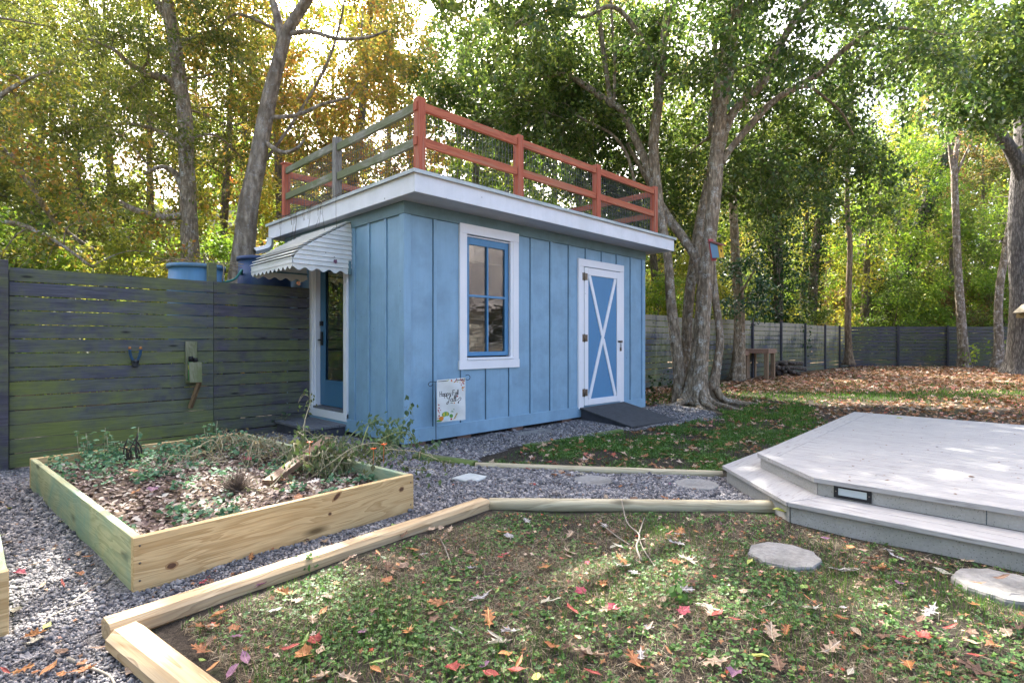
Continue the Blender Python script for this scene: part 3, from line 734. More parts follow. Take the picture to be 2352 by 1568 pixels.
for i in range(6):
    fence_panel('board_panel', bx[i], bx[i+1], 0, 1.83, 12, FENCE_BACK, fb, .018)
    x, y = bx[i+1]; m = MB(); m.box(x-.09, x-.01, y-.08, y, -.05, 1.88); m.build('post', FPOST, fb)

# ------------------------------------------------------------------ deck
dk = empty('garden_deck', (6, -.5, 0), 'low two level pale grey timber deck with an angled corner', 'deck')
ZU, ZL = .25, .135
def lim(x): return 1.165+(x-3.99)/(4.55-3.99)*(1.75-1.165) if x < 4.55 else 1.75+(x-4.55)/(8.1-4.55)*.15
m = MB(); x = 3.99; i = 0
while x < 8.1:
    x2 = min(x+.138, 8.1)
    off = .0 if x < 4.5 else .165
    a, b_ = x+.0014, x2-.0014
    m.prism([(a, -4.2), (b_, -4.2), (b_, lim(b_)-off), (a, lim(a)-off)], ZU-.03, ZU); x = x2
top = m.build('deck_boards', DECKY, dk, .0015)
m = MB(); m.prism([(4.545, 1.745-.16), (8.1, 1.9-.16), (8.1, 1.9), (4.55, 1.75)], ZU-.03, ZU+.0005); m.build('border_board', DECKX, dk, .004)
m = MB()
m.prism([(4.015, -4.2), (4.035, -4.2), (4.035, 1.15), (4.015, 1.15)], ZL+.001, ZU-.031)
m.prism([(4.015, 1.155), (4.035, 1.145), (4.57, 1.705), (4.555, 1.725)], ZL+.001, ZU-.031)
m.prism([(4.575, 1.705), (8.08, 1.855), (8.08, 1.875), (4.575, 1.725)], ZL+.001, ZU-.031)
m.prism([(8.06, -4.2), (8.08, -4.2), (8.08, 1.85), (8.06, 1.85)], 0, ZU-.031)
m.build('upper_riser', RISER, dk)
m = MB()
m.prism([(3.70, -4.2), (3.852, -4.2), (3.852, 1.17), (3.70, 1.235)], ZL-.03, ZL); m.prism([(3.857, -4.2), (4.013, -4.2), (4.013, 1.10), (3.857, 1.168)], ZL-.03, ZL)
m.build('step_boards', DECKY, dk, .004)
m = MB(); m.prism([(3.70, 1.24), (4.013, 1.105), (4.60, 1.72), (4.42, 1.98)], ZL-.03, ZL); m.prism([(4.425, 1.978), (4.604, 1.73), (8.05, 1.88), (8.05, 2.03)], ZL-.03, ZL)
m.build('step_border_board', DECKX, dk, .004)
m = MB(); m.prism([(3.73, -4.2), (3.75, -4.2), (3.75, 1.225), (3.73, 1.225)], -.06, ZL-.031); m.prism([(3.73, 1.235), (3.75, 1.225), (4.44, 1.925), (4.425, 1.945)], -.06, ZL-.031); m.prism([(4.445, 1.925), (8.03, 1.985), (8.03, 2.005), (4.445, 1.945)], -.06, ZL-.031)
m.build('lower_riser', RISER, dk)
m = MB(); MB().box(4.0135, 4.0148, .30, .303, ZL+.002, ZU-.032).build('riser_joint', SHADOW_JOINT, dk); ly0, ly1 = .845, 1.055; q = 4.015
m.box(q-.008, q, ly0, ly1, .143, .160); m.box(q-.008, q, ly0, ly1, .205, .220); m.box(q-.008, q, ly0, ly0+.025, .160, .205); m.box(q-.008, q, ly1-.025, ly1, .160, .205)
lt = m.build('step_light', IRON, dk)
m = MB(); m.box(q-.004, q-.001, ly0+.025, ly1-.025, .160, .205); m.build('pane', FROST, lt)
m = MB(); [m.tube([(q-.008, y, .1825), (q-.011, y, .1825)], .005, 8) for y in (ly0+.0125, ly1-.0125)]; m.build('screw', STEEL, lt)

# ------------------------------------------------------------------ path edging
def log(name, a, b, w_, h_, mat, label, cham=.02, round_=False, z=None):
    a = Vector((*a, 0)); b = Vector((*b, 0)); Ln = (b-a).length; m = MB()
    if round_:
        K = 14; R = []
        rr = random.Random(int(a.x*1000))
        m.tube([(Ln*i/K, rr.uniform(-.002, .002), h_/2) for i in range(K+1)], [h_/2*(1+rr.uniform(-.03, .03)) for _ in range(K+1)], 14)
    else: m.bar((0, 0, h_/2), (Ln, 0, h_/2), w_, h_, chamfer=cham, jit=.0015, seg=8)
    o = m.build(name, mat, None, base=False, bevel=0)
    o.location = (a.x, a.y, float(hgt(a.x, a.y)) if z is None else z); o.rotation_euler = (0, 0, math.atan2(b.y-a.y, b.x-a.x))
    return tag(o, label, 'edging timber', 'timbers edging the gravel path')
log('landscape_timber', (.40, 2.63), (2.56, 2.83), .115, .085, TIMBER, 'squared pale timber running alongside the raised bed, edging the thin lawn', z=-.018)
log('landscape_timber', (.44, 2.51), (.72, .7), .125, .09, TIMBER, 'pale chamfered timber butted at a corner and running off under the camera', .028, z=-.012)
log('landscape_timber', (2.58, 2.80), (3.93, 1.36), .1, .092, ROUNDLOG, 'round grey green log timber between the thin lawn and the gravel path', 0, True, z=-.02)
log('landscape_timber', (3.33, 3.80), (4.60, 2.06), .1, .072, ROUNDLOG, 'round pale log edging the green grass, ending at the deck step', 0, True, z=-.025)
log('landscape_timber', (3.18, 4.52), (3.34, 3.82), .12, .07, MOSSLOG, 'short dark mossy timber beside the shed corner', .02, z=-.02)
log('landscape_timber', (4.35, 4.17), (6.0, 4.02), .09, .035, MOSSLOG, 'half sunk old board between the grass and the gravel under the shed window', .01, z=-.012)

# ------------------------------------------------------------------ raised beds
def bed(x0, x1, y0, y1, h, label):
    e = empty('raised_bed', ((x0+x1)/2, (y0+y1)/2, 0), label, 'raised bed', 'timber raised beds on the gravel')
    th = .04
    m = MB(); m.box(x0, x1, y0, y0+th, -.01, h); m.build('side_board', BEDWOOD, e, .004)
    m = MB(); m.box(x0+.003, x1-.003, y1-th, y1, -.01, h); m.build('side_board', BEDWOOD, e, .004)
    m = MB(); m.box(x0+.003, x0+th, y0+th+.001, y1-th-.001, -.01, h-.003); m.build('side_board', BEDWOODY, e, .004)
    m = MB(); m.box(x1-th, x1-.003, y0+th+.001, y1-th-.001, -.01, h-.003); m.build('side_board', BEDWOODY, e, .004)
    return e
BX0, BX1, BY0, BY1, BH = .50, 2.12, 3.08, 5.72, .25
b1 = bed(BX0, BX1, BY0, BY1, BH, 'long pine board raised bed of mulch, weeds and wilted plants in front of the fence')
b2 = bed(-1.6, .135, 2.93, 5.6, .25, 'raised bed of which one pine board corner shows on the gravel')
def screws(e, pts):
    m = MB()
    for p in pts: m.tube([(p[0], p[1]-.0005, p[2]), (p[0], p[1]-.003, p[2])], .005, 8)
    return m.build('screw', STEEL, e)
screws(b1, [(BX0+.025, BY0, .21), (BX0+.025, BY0, .13), (BX0+.025, BY0, .05), (BX1-.025, BY0, .2), (BX1-.025, BY0, .05)])
MULCHB = m_plain('dark bark mulch soil', (.11, .08, .06), .95, .5, 30, .1, bump=.8)
for e, (x0, x1, y0, y1) in ((b1, (BX0+.04, BX1-.04, BY0+.04, BY1-.04)), (b2, (-1.56, .095, 2.97, 5.56))):
    xs = np.linspace(x0, x1, 30); ys = np.linspace(y0, y1, 44); Xg, Yg = np.meshgrid(xs, ys)
    Zg = .165+.02*np.sin(5*Xg+2*Yg)+.012*np.sin(9*Yg-3*Xg)
    i = (np.arange(29)[None,:]+np.arange(43)[:,None]*30).ravel(); Lp = np.stack([i, i+1, i+31, i+30], 1)
    mesh_np('soil', np.stack([Xg.ravel(), Yg.ravel(), Zg.ravel()], 1), Lp.ravel(), np.full(len(Lp), 4), np.zeros(len(Lp)), MULCHB, e, e.location, True)
KNOT = m_plain('dark resin knot', (.11, .055, .03), .6, .5, 60); KNOTR = m_plain('knot ring', (.34, .20, .09), .7, .3, 40)
for px, py, rx_, rz_, tl in ((354, 1298, .020, .013, 0), (753, 1144, .028, .011, .7), (912, 1129, .016, .012, .3), (736, 1184, .009, .008, 0), (1000, 1300, 0, 0, 0)):
    if not rx_: continue
    r_ = (px-1176)/FP; d = BY0/(S5*(1-r_)); x, z = S5*d*(1+r_), HC+(784-py)/FP*d
    for k, (nm, mt) in enumerate((('knot_ring', KNOTR), ('knot', KNOT))):
        m = MB(); s_ = (1.45, 1.0)[k]; pts = [(x+s_*(rx_*math.cos(a)*math.cos(tl)-rz_*math.sin(a)*math.sin(tl))*random.uniform(.9, 1.1), BY0-.0006-.0006*k, z+s_*(rx_*math.cos(a)*math.sin(tl)+rz_*math.sin(a)*math.cos(tl))*random.uniform(.9, 1.1)) for a in np.linspace(0, 2*math.pi, 15)[:-1]]
        m.sheet(pts, (0, .004, 0)); m.build(nm, mt, b1)
b1.rotation_euler = (0, 0, .07); b1.location.x -= .035; b1.location.y -= .02
def brot(q):
    c = np.array([1.31, 4.40]); d = np.asarray(q)-c
    return np.stack([d[:,0]*math.cos(.07)-d[:,1]*math.sin(.07), d[:,0]*math.sin(.07)+d[:,1]*math.cos(.07)], 1)+c+np.array([-.035, -.02])
def bedz(x, y): return .165+.02*np.sin(5*x+2*y)+.012*np.sin(9*y-3*x)
m = MB(); pa, pb = Vector((1.46, 3.78, .20)), Vector((2.14, 4.28, .345)); Ln = (pb-pa).length
m.bar((0, 0, 0), (Ln, 0, 0), .085, .04, chamfer=.004, jit=.002, seg=6); o = m.build('wooden_plank', OLDPLANK, base=False)
o.location = pa; o.rotation_euler = (pb-pa).to_track_quat('X', 'Z').to_euler()
tag(o, 'old brown plank lying aslant across the raised bed among the wilted stems', 'plank')

# ------------------------------------------------------------------ stepping stones
def paver(cx, cy, r, n, rot, h, mat, label, name='stepping_stone', sx=1.0):
    m = MB(); rr = random.Random(int(cx*977)); K = n*4; z = float(hgt(cx, cy))
    out = []
    for k in range(K):
        a = rot+2*math.pi*k/K; sec = math.pi/n; q = (a-rot) % (2*sec)-sec
        d = r*math.cos(sec)/math.cos(q) if n < 12 else r
        d *= 1+rr.uniform(-.03, .03); out.append((cx+d*math.cos(a)*sx, cy+d*math.sin(a)))
    vs = []; rings = [(1.0, -.03), (1.0, h*.6), (.97, h), (.6, h+.004), (.25, h-.002)]
    for s_, zz in rings: vs += [(cx+(x-cx)*s_, cy+(y-cy)*s_, z+zz) for x, y in out]
    fs = [(i*K+k, i*K+(k+1) % K, (i+1)*K+(k+1) % K, (i+1)*K+k) for i in range(len(rings)-1) for k in range(K)]+[tuple(4*K+k for k in range(K))]
    m.add(vs, fs); return tag(m.build(name, mat), label, 'stepping stone', 'stepping stones')
paver(3.68, 2.74, .165, 8, .2, .012, STONE, 'octagonal grey stepping stone in the gravel, third along towards the deck')
paver(4.12, 2.05, .175, 8, .35, .016, STONE, 'octagonal grey stepping stone in the gravel beside the deck step')
paver(3.12, 1.06, .185, 9, .1, .022, STONE, 'round rough grey stepping stone alone in the thin lawn')
paver(3.42, .19, .20, 9, .4, .028, STONE, 'round stepping stone with fallen leaves on it, beside the low deck step')
paver(2.99, 3.47, .16, 4, .95, .012, PALESTONE, 'smooth pale square stone in the gravel near the raised bed corner')
paver(3.29, 3.10, .135, 4, .9, .003, STONE, 'half buried greyish square stone between the pale square and the octagons')
paver(2.90, 4.02, .15, 4, .8, .014, PALESTONE, 'pale stone at the shed corner partly hidden by wilted plants')
m = MB(); m.prism([(4.75, 4.62), (5.35, 4.55), (5.38, 4.78), (4.78, 4.84)], -.01, .02); tag(m.build('stepping_stone', STONE, bevel=.006), 'flat grey slab in the gravel under the shed window', 'stepping stone', 'stepping stones')
# ------------------------------------------------------------------ things on and around the shed and fence
# garden flag
FU = Vector((math.cos(math.radians(-31)), math.sin(math.radians(-31)), 0)); FN = Vector((FU.y, -FU.x, 0)); FO = Vector((3.64, 4.80, 0))
flag = empty('garden_flag', (3.64, 4.80, 0), 'small white autumn garden flag on a black iron hanger by the shed corner', 'flag')
def fpt(u, z, n=0.0):
    q = FO+FU*u; return Vector((q.x, q.y, z))+FN*n
m = MB()
m.tube([fpt(0, -.05), fpt(-.005, .4), fpt(-.012, .715)], .004, 6)
m.tube([fpt(-.012, .715), fpt(.315, .735)], .0035, 6)
m.tube([fpt(a, b_) for a, b_ in smooth_path([(-.012, .715), (-.055, .715), (-.078, .703), (-.084, .685), (-.070, .668), (-.050, .672), (-.036, .692)], 3)], .0035, 6)
m.tube([fpt(.315+.028+.028*math.cos(a), .757+.028*math.sin(a)) for a in np.linspace(math.radians(220), math.radians(500), 14)], .0035, 6)
m.build('pole', IRON, flag)
def curl(u, v): return .006*math.sin(u*9+v*3)+.004*math.sin(v*14+u*4)
FW, FH, FZ = .312, .458, .275
nu, nv = 14, 20; vs = []; fsx = []
for side in (0, 1):
    for j in range(nv+1):
        for i in range(nu+1): vs.append(fpt(.008+FW*i/nu, FZ+FH*j/nv+.02*i/nu, curl(i/nu, j/nv)-.0012*side))
K = (nu+1)*(nv+1)
for j in range(nv):
    for i in range(nu):
        a = j*(nu+1)+i; fsx += [(a, a+1, a+nu+2, a+nu+1), (K+a, K+a+nu+1, K+a+nu+2, K+a+1)]
m = MB(); m.add(vs, fsx, .5, True)
cloth = m.build('cloth', m_plain('white flag cloth', (.66, .66, .64), .85, .06, 40), flag)
def fl2(u, v, n=.0015): return fpt(.008+FW*u, FZ+FH*v+.02*u, curl(u, v)+n)
def ribbon(m, pts, wd, n=.0015):
    for a, b_ in zip(pts[:-1], pts[1:]):
        A, B = np.array(a), np.array(b_); d = (B-A)*np.array([FW, FH]); L_ = np.hypot(*d)
        if L_ < 1e-6: continue
        o = np.array([-d[1], d[0]])/L_*wd/2/np.array([FW, FH]); e = d/L_*wd*.3/np.array([FW, FH])
        m.add([fl2(*(A-o-e), n), fl2(*(B-o+e), n), fl2(*(B+o+e), n), fl2(*(A+o-e), n)], [(0, 1, 2, 3)])
def arc(cx, cy, rx, ry, a0, a1, k=10): return [(cx+rx*math.cos(math.radians(a0+(a1-a0)*i/k)), cy+ry*math.sin(math.radians(a0+(a1-a0)*i/k))) for i in range(k+1)]
GL = {'H': (.5, [[(0,0),(0,1)],[(.42,0),(.42,1)],[(0,.48),(.42,.52)]]), 'a': (.5, [arc(.2,.24,.18,.25,20,380), [(.39,.5),(.39,.0)]]),
      'p': (.5, [[(0,.5),(0,-.42)], arc(.2,.25,.19,.25,150,-170)]), 'y': (.5, [[(0,.5),(.2,.03)],[(.4,.5),(.12,-.42)]]),
      'F': (.5, [[(0,0),(0,1)],[(0,1),(.42,1)],[(0,.52),(.33,.54)]]), 'l': (.17, [[(0,0),(0,1)]]), ' ': (.22, [])}
m = MB(); ux = .0; sc_u, sc_v = .19, .118
cur = .10
for ch_ in 'Happy Fall':
    wd, sts = GL[ch_]
    for st_ in sts: ribbon(m, [(cur+x*sc_u*.82, .60+y*sc_v+.02*(cur+x*sc_u)) for x, y in st_], .0058)
    cur += wd*sc_u*.87
def yl(pts): return [(.30+x*.42, .455+y*.15) for x, y in pts]
for st_ in ([(0,.95),(.07,1.0),(.12,.75),(.2,.52),(.3,.6),(.38,.98)], [(.38,.98),(.3,.4),(.22,-.2),(.12,-.35),(.08,-.15),(.3,.2)], [(.43,1.0),(.41,.85)],
            arc(.5,.28,.09,.22,0,360,12), [(.59,.5),(.59,.1),(.66,.1)], [(.68,.1),(.78,.8),(.74,1.0),(.70,.6),(.72,.08)], [(.80,.08),(.9,.85),(.86,1.0),(.82,.6),(.84,.08)],
            [(.84,.08),(1.0,.25),(1.2,.6),(1.3,.45),(1.25,.2),(1.05,-.05)], [(.42,-.2),(1.1,-.2)], [(1.1,-.1),(1.0,-.2),(1.1,-.3)]): ribbon(m, yl(st_), .0055)
m.build('lettering', m_plain('dark brown print', (.035, .02, .02), .8, .1), cloth)
def blobs(name, col, items, lab=None):
    m = MB()
    for (u, v, ru, rv, rot, k, n) in items:
        c_, s_ = math.cos(rot), math.sin(rot); pts = []
        for i in range(k):
            a = 2*math.pi*i/k; x, y = ru*math.cos(a), rv*math.sin(a)
            pts.append(fl2(u+(x*c_-y*s_)/FW, v+(x*s_+y*c_)/FH, n))
        m.add(pts, [tuple(range(k))])
    o = m.build(name, m_plain('print '+name, col, .85, .15, 60), cloth); o['kind'] = 'stuff'; return o
rr = random.Random(5)
red = []; org_ = []; olv = []; grn = []; wht = []
for i in range(34):
    t = rr.random()
    u, v = (.28+.70*t, .985-rr.random()*(.02+.10*t)) if i < 20 else (.985-rr.random()*.14, .97-rr.random()*.27)
    (red if rr.random() < .55 else org_ if rr.random() < .5 else olv).append((u, min(v, .985), rr.uniform(.006, .012), rr.uniform(.003, .006), rr.uniform(0, 6), 6, .0015+.0003*(i % 4)))
for i in range(16): red.append((.03+rr.random()*.10, .06+.36*rr.random(), rr.uniform(.006, .011), .004, rr.uniform(0, 6), 6, .0015+.0003*(i % 4)))
grn += [(.30, .17, .042, .03, 0, 16, .0016), (.50, .12, .02, .022, .4, 12, .0015), (.08, .035, .03, .012, 0, 10, .0014)]
olv += [(.24, .17, .012, .026, 0, 12, .0021), (.36, .17, .012, .026, 0, 12, .0021)]
org_ += [(.15, .085, .026, .024, 0, 14, .0024)]; wht += [(.33, .07, .034, .028, 0, 16, .0027)]
red += [(.50, .045, .012, .01, 0, 8, .003)]
for i in range(8): (olv if i % 3 else red).append((.60+.025*(i//2)+.03*(i % 2), .05+.03*i*.55, .011, .0045, .5+1.6*(i % 2), 6, .0018+.0002*(i % 3)))
for i in range(4): grn.append((.50+.03*i, .215+.02*i*(i % 2), .009, .004, .8+1.2*(i % 2), 6, .0018))
blobs('red_print', (.42, .03, .03), red+[(.715, .575, .009, .008, 0, 8, .002)]); blobs('orange_print', (.60, .20, .03), org_+[(.60, .425, .007, .007, 0, 8, .0022)])
blobs('olive_print', (.40, .36, .06), olv); blobs('green_print', (.12, .28, .06), grn); blobs('pale_pumpkin_print', (.50, .58, .60), wht)

# U shaped hook on the fence
def fx(px, py, y=7.20):
    r_ = (px-1176)/FP; d = y/(S5*(1-r_)); return Vector((S5*d*(1+r_), y, HC+(784-py)/FP*d))
hk = empty('wall_hook', tuple(fx(310, 815)), 'blue black U shaped hook with rusty prongs screwed to the mossy fence', 'hook')
BLUEM = m_plain('scuffed blue rubber', (.05, .12, .22), .45, .5, 25); RUST = m_plain('rusty orange tip', (.45, .18, .06), .8, .4, 40)
for s_, pts in ((0, [(298, 802), (299, 812), (303, 823), (309, 830)]), (1, [(323, 802), (322, 812), (318, 823), (312, 830)])):
    P3 = [fx(x, y, 7.195-.035*i_) for (x, y), i_ in zip(pts, (3, 2, 1, .4))]
    m = MB(); m.tube(smooth_path(P3, 4), .014, 8); ar = m.build('prong', BLUEM, hk)
    m = MB(); m.tube([P3[0]+Vector((0, -.0, .03)), P3[0]+Vector((0, 0, .001))], [.010, .016], 8); m.build('tip', RUST, ar)
c0 = fx(310.5, 833, 7.185)
m = MB(); m.lathe([(.0, -.05), (.022, -.048), (.03, -.03), (.034, 0), (.04, .025), (.03, .04), (.0, .045)], c0, 12)
m.build('skull_plate', m_plain('worn black plastic', (.05, .055, .06), .4, .5, 30), hk)
m = MB()
for dx in (-.016, .016): m.tube([c0+Vector((dx, -.030, .012)), c0+Vector((dx, -.043, .012))], .011, 8)
m.build('screw_socket', IRON, hk)
# bottle-opener like board with a catch box
bh = empty('wall_board', tuple(fx(436, 860)), 'weathered grey upright board with a small slanted open box fixed to the fence', 'wall holder')
a, b_ = fx(425, 784, 7.2), fx(445, 868, 7.2)
m = MB(); m.box(a.x, a.x+.12, 7.175, 7.2, b_.z-.34+.28, a.z); m.build('back_board', HOLDERWOOD, bh, .003)
m = MB(); zf, zt_ = b_.z-.04, b_.z+.19; xc = a.x+.06
m.sheet([(xc-.055, 7.03, zf), (xc+.075, 7.03, zf), (xc+.075, 7.06, zt_), (xc-.055, 7.06, zt_)], (0, .02, 0)); m.build('front_board', HOLDERWOOD, bh, .002)
m = MB(); m.box(xc-.055, xc+.07, 7.05, 7.175, zf, zf+.02); m.build('box_floor', HOLDERWOOD, bh, .002)
m = MB(); m.bar((xc+.05, 7.06, zf-.005), (xc-.02, 7.15, zf-.30), .05, .035); m.build('strut', STRUTWOOD, bh, .003)
def can(x, y, z, body, cap, h, label):
    e = empty('spray_can', (x, y, z), label, 'can')
    m = MB(); m.lathe([(.0, 0), (.024, 0), (.026, .004), (.026, h), (.022, h+.012), (0, h+.012)], (x, y, z), 16); m.build('can_body', body, e)
    m = MB(); m.lathe([(.0, h+.0125), (.024, h+.0125), (.024, h+.07), (.02, h+.076), (0, h+.076)], (x, y, z), 16); m.build('cap', cap, e)
    m = MB(); m.lathe([(.0265, h*.62), (.0265, h*.88)], (x, y, z), 16); m.build('label_band', m_plain('can label band', (.60, .62, .08) if 'green' in label else (.60, .66, .64), .4, .2, 60), e)
can(xc-.025, 7.105, zf+.021, m_plain('green printed can', (.05, .28, .07), .35, .5, 60), IRON, .20, 'green spray can with a black cap standing in the fence box')
can(xc+.028, 7.125, zf+.021, m_plain('teal white printed can', (.22, .45, .42), .35, .4, 60), IRON, .18, 'teal and white spray can with a black cap beside the green one')
# barrels beyond the fence
BAR1 = m_paint('faded blue barrel plastic', (.10, .235, .38), (.17, .17, .10), .9, .5, 1.0); BAR2 = m_paint('navy barrel plastic', (.035, .06, .16), (.05, .12, .09), .9, .5, 1.0)
def barrel(x, y, z, r_, h, mat, label):
    e = empty('barrel', (x, y, z), label, 'barrel', 'plastic barrels beyond the fence')
    m = MB(); m.lathe([(0, 0), (r_*.9, 0), (r_*.97, .05), (r_, h*.3), (r_*1.03, h*.34), (r_, h*.38), (r_, h*.63), (r_*1.03, h*.67), (r_, h*.71), (r_*.97, h-.05)], (x, y, z), 32); m.build('drum', mat, e)
    m = MB(); m.lathe([(r_*.97, h-.05), (r_*1.04, h-.045), (r_*1.04, h), (r_*.96, h), (r_*.95, h-.03), (0, h-.03)], (x, y, z), 32); m.build('rim', mat, e)
q = WP(452, 615, 6.95); barrel(q[0], q[1], 1.13, .315, .97, BAR1, 'faded sky blue barrel with dead stems on its rim beyond the fence')
q2 = WP(607, 600, 7.55); barrel(q2[0], q2[1], 1.07, .33, 1.21, BAR2, 'dark navy barrel behind the fence post next to the awning')
for (qq, r0, zt_) in ((q, .3, 1.12), (q2, .3, 1.06)):
    m = MB(); m.box(qq[0]-.36, qq[0]+.36, qq[1]-.36, qq[1]+.36, zt_-.1, zt_); m.box(qq[0]-.33, qq[0]-.23, qq[1]-.33, qq[1]-.23, -.1, zt_-.1); m.box(qq[0]+.23, qq[0]+.33, qq[1]-.33, qq[1]-.23, -.1, zt_-.1); m.box(qq[0]-.33, qq[0]-.23, qq[1]+.23, qq[1]+.33, -.1, zt_-.1); m.box(qq[0]+.23, qq[0]+.33, qq[1]+.23, qq[1]+.33, -.1, zt_-.1)
    tag(m.build('barrel_stand', FPOST), 'timber stand carrying the faded sky blue barrel' if qq is q else 'timber stand carrying the dark navy barrel', 'stand')
m = MB(); m.tube(smooth_path([(q[0]+.3, q[1]+.1, 1.93), WP(515, 648, 6.9), WP(540, 640, 7.0), WP(555, 620, 7.1), (q2[0]-.3, q2[1], 2.02)], 5), .014, 8)
tag(m.build('hose', m_plain('green hose rubber', (.03, .16, .13), .5, .3, 20)), 'dark green hose looping between the two barrels', 'hose')
m = MB(); rr = random.Random(8)
for i in range(22):
    a = rr.uniform(0, 6.28); c_ = Vector((q[0]+.3*math.cos(a), q[1]+.3*math.sin(a), 2.115)); d = Vector((rr.uniform(-.3, .3), rr.uniform(-.3, .3), rr.uniform(-.02, .06)))
    m.tube(smooth_path([c_-d, c_+Vector((0, 0, .03)), c_+d+Vector((0, 0, -.05*rr.random()))], 4), .004, 4)
m.tube(smooth_path([(q[0]+.2, q[1]-.2, 2.13), (q[0]+.23, q[1]-.27, 2.08), (q[0]+.2, q[1]-.31, 1.9)], 4), .008, 5)
tag(m.build('dead_vine_tangle', m_plain('dead stems', (.26, .20, .13), .9, .3)), 'tangle of dead stems lying on the faded blue barrel', 'dead plant')

# birdhouse on the big trunk
bp = Vector(WP(1646, 572, 9.62)); bo = empty('birdhouse', tuple(bp), 'red blue and yellow birdhouse tilted on the big trunk', 'birdhouse')
ang = math.radians(-93); tilt = math.radians(9)
bu = Vector((math.cos(ang), math.sin(ang), 0)); bn0 = Vector((bu.y, -bu.x, 0))            # bu across picture, bn towards the camera
R_ = Matrix.Rotation(tilt, 3, Vector((-S5, -S5, 0)))
def bpt(u, n, z): return bp+R_ @ (bu*u+bn0*n+Vector((0, 0, z)))
def bbox(m, u0, u1, n0, n1, z0, z1):
    m.add([bpt(u0,n0,z0),bpt(u1,n0,z0),bpt(u1,n1,z0),bpt(u0,n1,z0),bpt(u0,n0,z1),bpt(u1,n0,z1),bpt(u1,n1,z1),bpt(u0,n1,z1)], [(3,2,1,0),(4,5,6,7),(0,1,5,4),(1,2,6,5),(2,3,7,6),(3,0,4,7)])
m = MB(); bbox(m, -.10, -.08, -.10, .06, -.19, .20); m.build('back_board', m_plain('faded red paint', (.40, .07, .07), .6, .2), bo, .003)
m = MB(); m.sheet([bpt(-.078, .055, -.14), bpt(.055, .055, -.16), bpt(.055, .055, .05), bpt(-.078, .055, .13)], R_ @ (-bn0*.13)); m.build('side_panel', m_plain('pale blue paint', (.22, .36, .50), .6, .15), bo, .002)
m = MB(); bbox(m, .056, .072, -.085, .065, -.165, .055); fp_ = m.build('front_panel', m_plain('yellow paint', (.60, .34, .03), .6, .15), bo, .002)
m = MB(); m.tube([bpt(.0725, -.005, -.045), bpt(.0745, -.005, -.045)], .026, 14); m.build('entry_hole', IRON, fp_)
m = MB(); m.sheet([bpt(-.079, .085, .145), bpt(.13, .085, .03), bpt(.13, -.10, .03), bpt(-.079, -.10, .145)], R_ @ Vector((0, 0, .016))); m.build('roof', m_plain('dull red roof board', (.24, .09, .07), .7, .3), bo, .002)
# second birdhouse on the rough trunk
hp = Vector(WP(2345, 722, 18.9)); ho = empty('nest_box', tuple(hp), 'unpainted wooden nest box with pitched roof on the rough barked trunk', 'nest box')
NW = m_plain('yellowish bare wood', (.22, .17, .08), .8, .25, 20)
cu = Vector((S5, -S5, 0)); cf = Vector((-S5, -S5, 0))
m = MB(); m.sheet([hp+cu*x+Vector((0, 0, z)) for x, z in ((-.16, -.12), (.2, -.12), (.2, .1), (.02, .26), (-.16, .1))], cf*.3); bxo = m.build('box', NW, ho)
m = MB(); m.sheet([hp+cu*-.27+Vector((0, 0, .03)), hp+cu*.03+Vector((0, 0, .30)), hp+cu*.03+Vector((0, 0, .34)), hp+cu*-.30+Vector((0, 0, .05))], cf*.42); m.sheet([hp+cu*.031+Vector((0, 0, .30)), hp+cu*.32+Vector((0, 0, .03)), hp+cu*.35+Vector((0, 0, .05)), hp+cu*.031+Vector((0, 0, .34))], cf*.42); m.build('roof', m_plain('grey weathered boards', (.25, .22, .16), .85, .3, 20), ho)
m = MB(); m.tube([hp+cf*.301+Vector((.02, -.02, .03)), hp+cf*.304+Vector((.02, -.02, .03))], .045, 14); m.build('entry_hole', IRON, bxo)
# work bench
def bench(c, ux, L_, wd, h, label):
    e = empty('wooden_bench', (c[0], c[1], 0), label, 'bench table', 'rough wooden tables by the side fence')
    a = math.atan2(ux[1], ux[0]); U = Vector((math.cos(a), math.sin(a), 0)); V = Vector((-math.sin(a), math.cos(a), 0)); C = Vector((c[0], c[1], 0))
    m = MB()
    n = 5
    for i in range(n):
        o_ = V*(-wd/2+(i+.5)*wd/n); m.bar(C+o_-U*L_/2+Vector((0, 0, h-.02)), C+o_+U*L_/2+Vector((0, 0, h-.02)), wd/n-.01, .035)
    m.build('table_top', BENCHTOP, e)
    m = MB()
    for s_ in (-1, 1):
        m.bar(C+V*s_*(wd/2-.02)-U*L_/2+Vector((0, 0, h-.09)), C+V*s_*(wd/2-.02)+U*L_/2+Vector((0, 0, h-.09)), .04, .10)
        m.bar(C+U*s_*(L_/2-.02)-V*(wd/2-.041)+Vector((0, 0, h-.09)), C+U*s_*(L_/2-.02)+V*(wd/2-.041)+Vector((0, 0, h-.09)), .04, .10)
    m.build('apron', BENCHTOP, e)
    for s_ in (-1, 1):
        for r_ in (-1, 1):
            p = C+U*s_*(L_/2-.1)+V*r_*(wd/2-.09); m = MB(); m.box(p.x-.055, p.x+.055, p.y-.055, p.y+.055, -.02, h-.14); m.build('leg', BENCHWOOD, e)
    return e
w1 = WP(1746, 860, 17.6); w2 = WP(1697, 860, 17.3)
bench((w1[0], w1[1]), (1, .1), .95, .75, .92, 'rough brown wooden table beside the log pile at the fence')
bench((w2[0]-.1, w2[1]+.1), (1, .1), .8, .7, .86, 'rough brown wooden table partly hidden by the thin grey trunk')
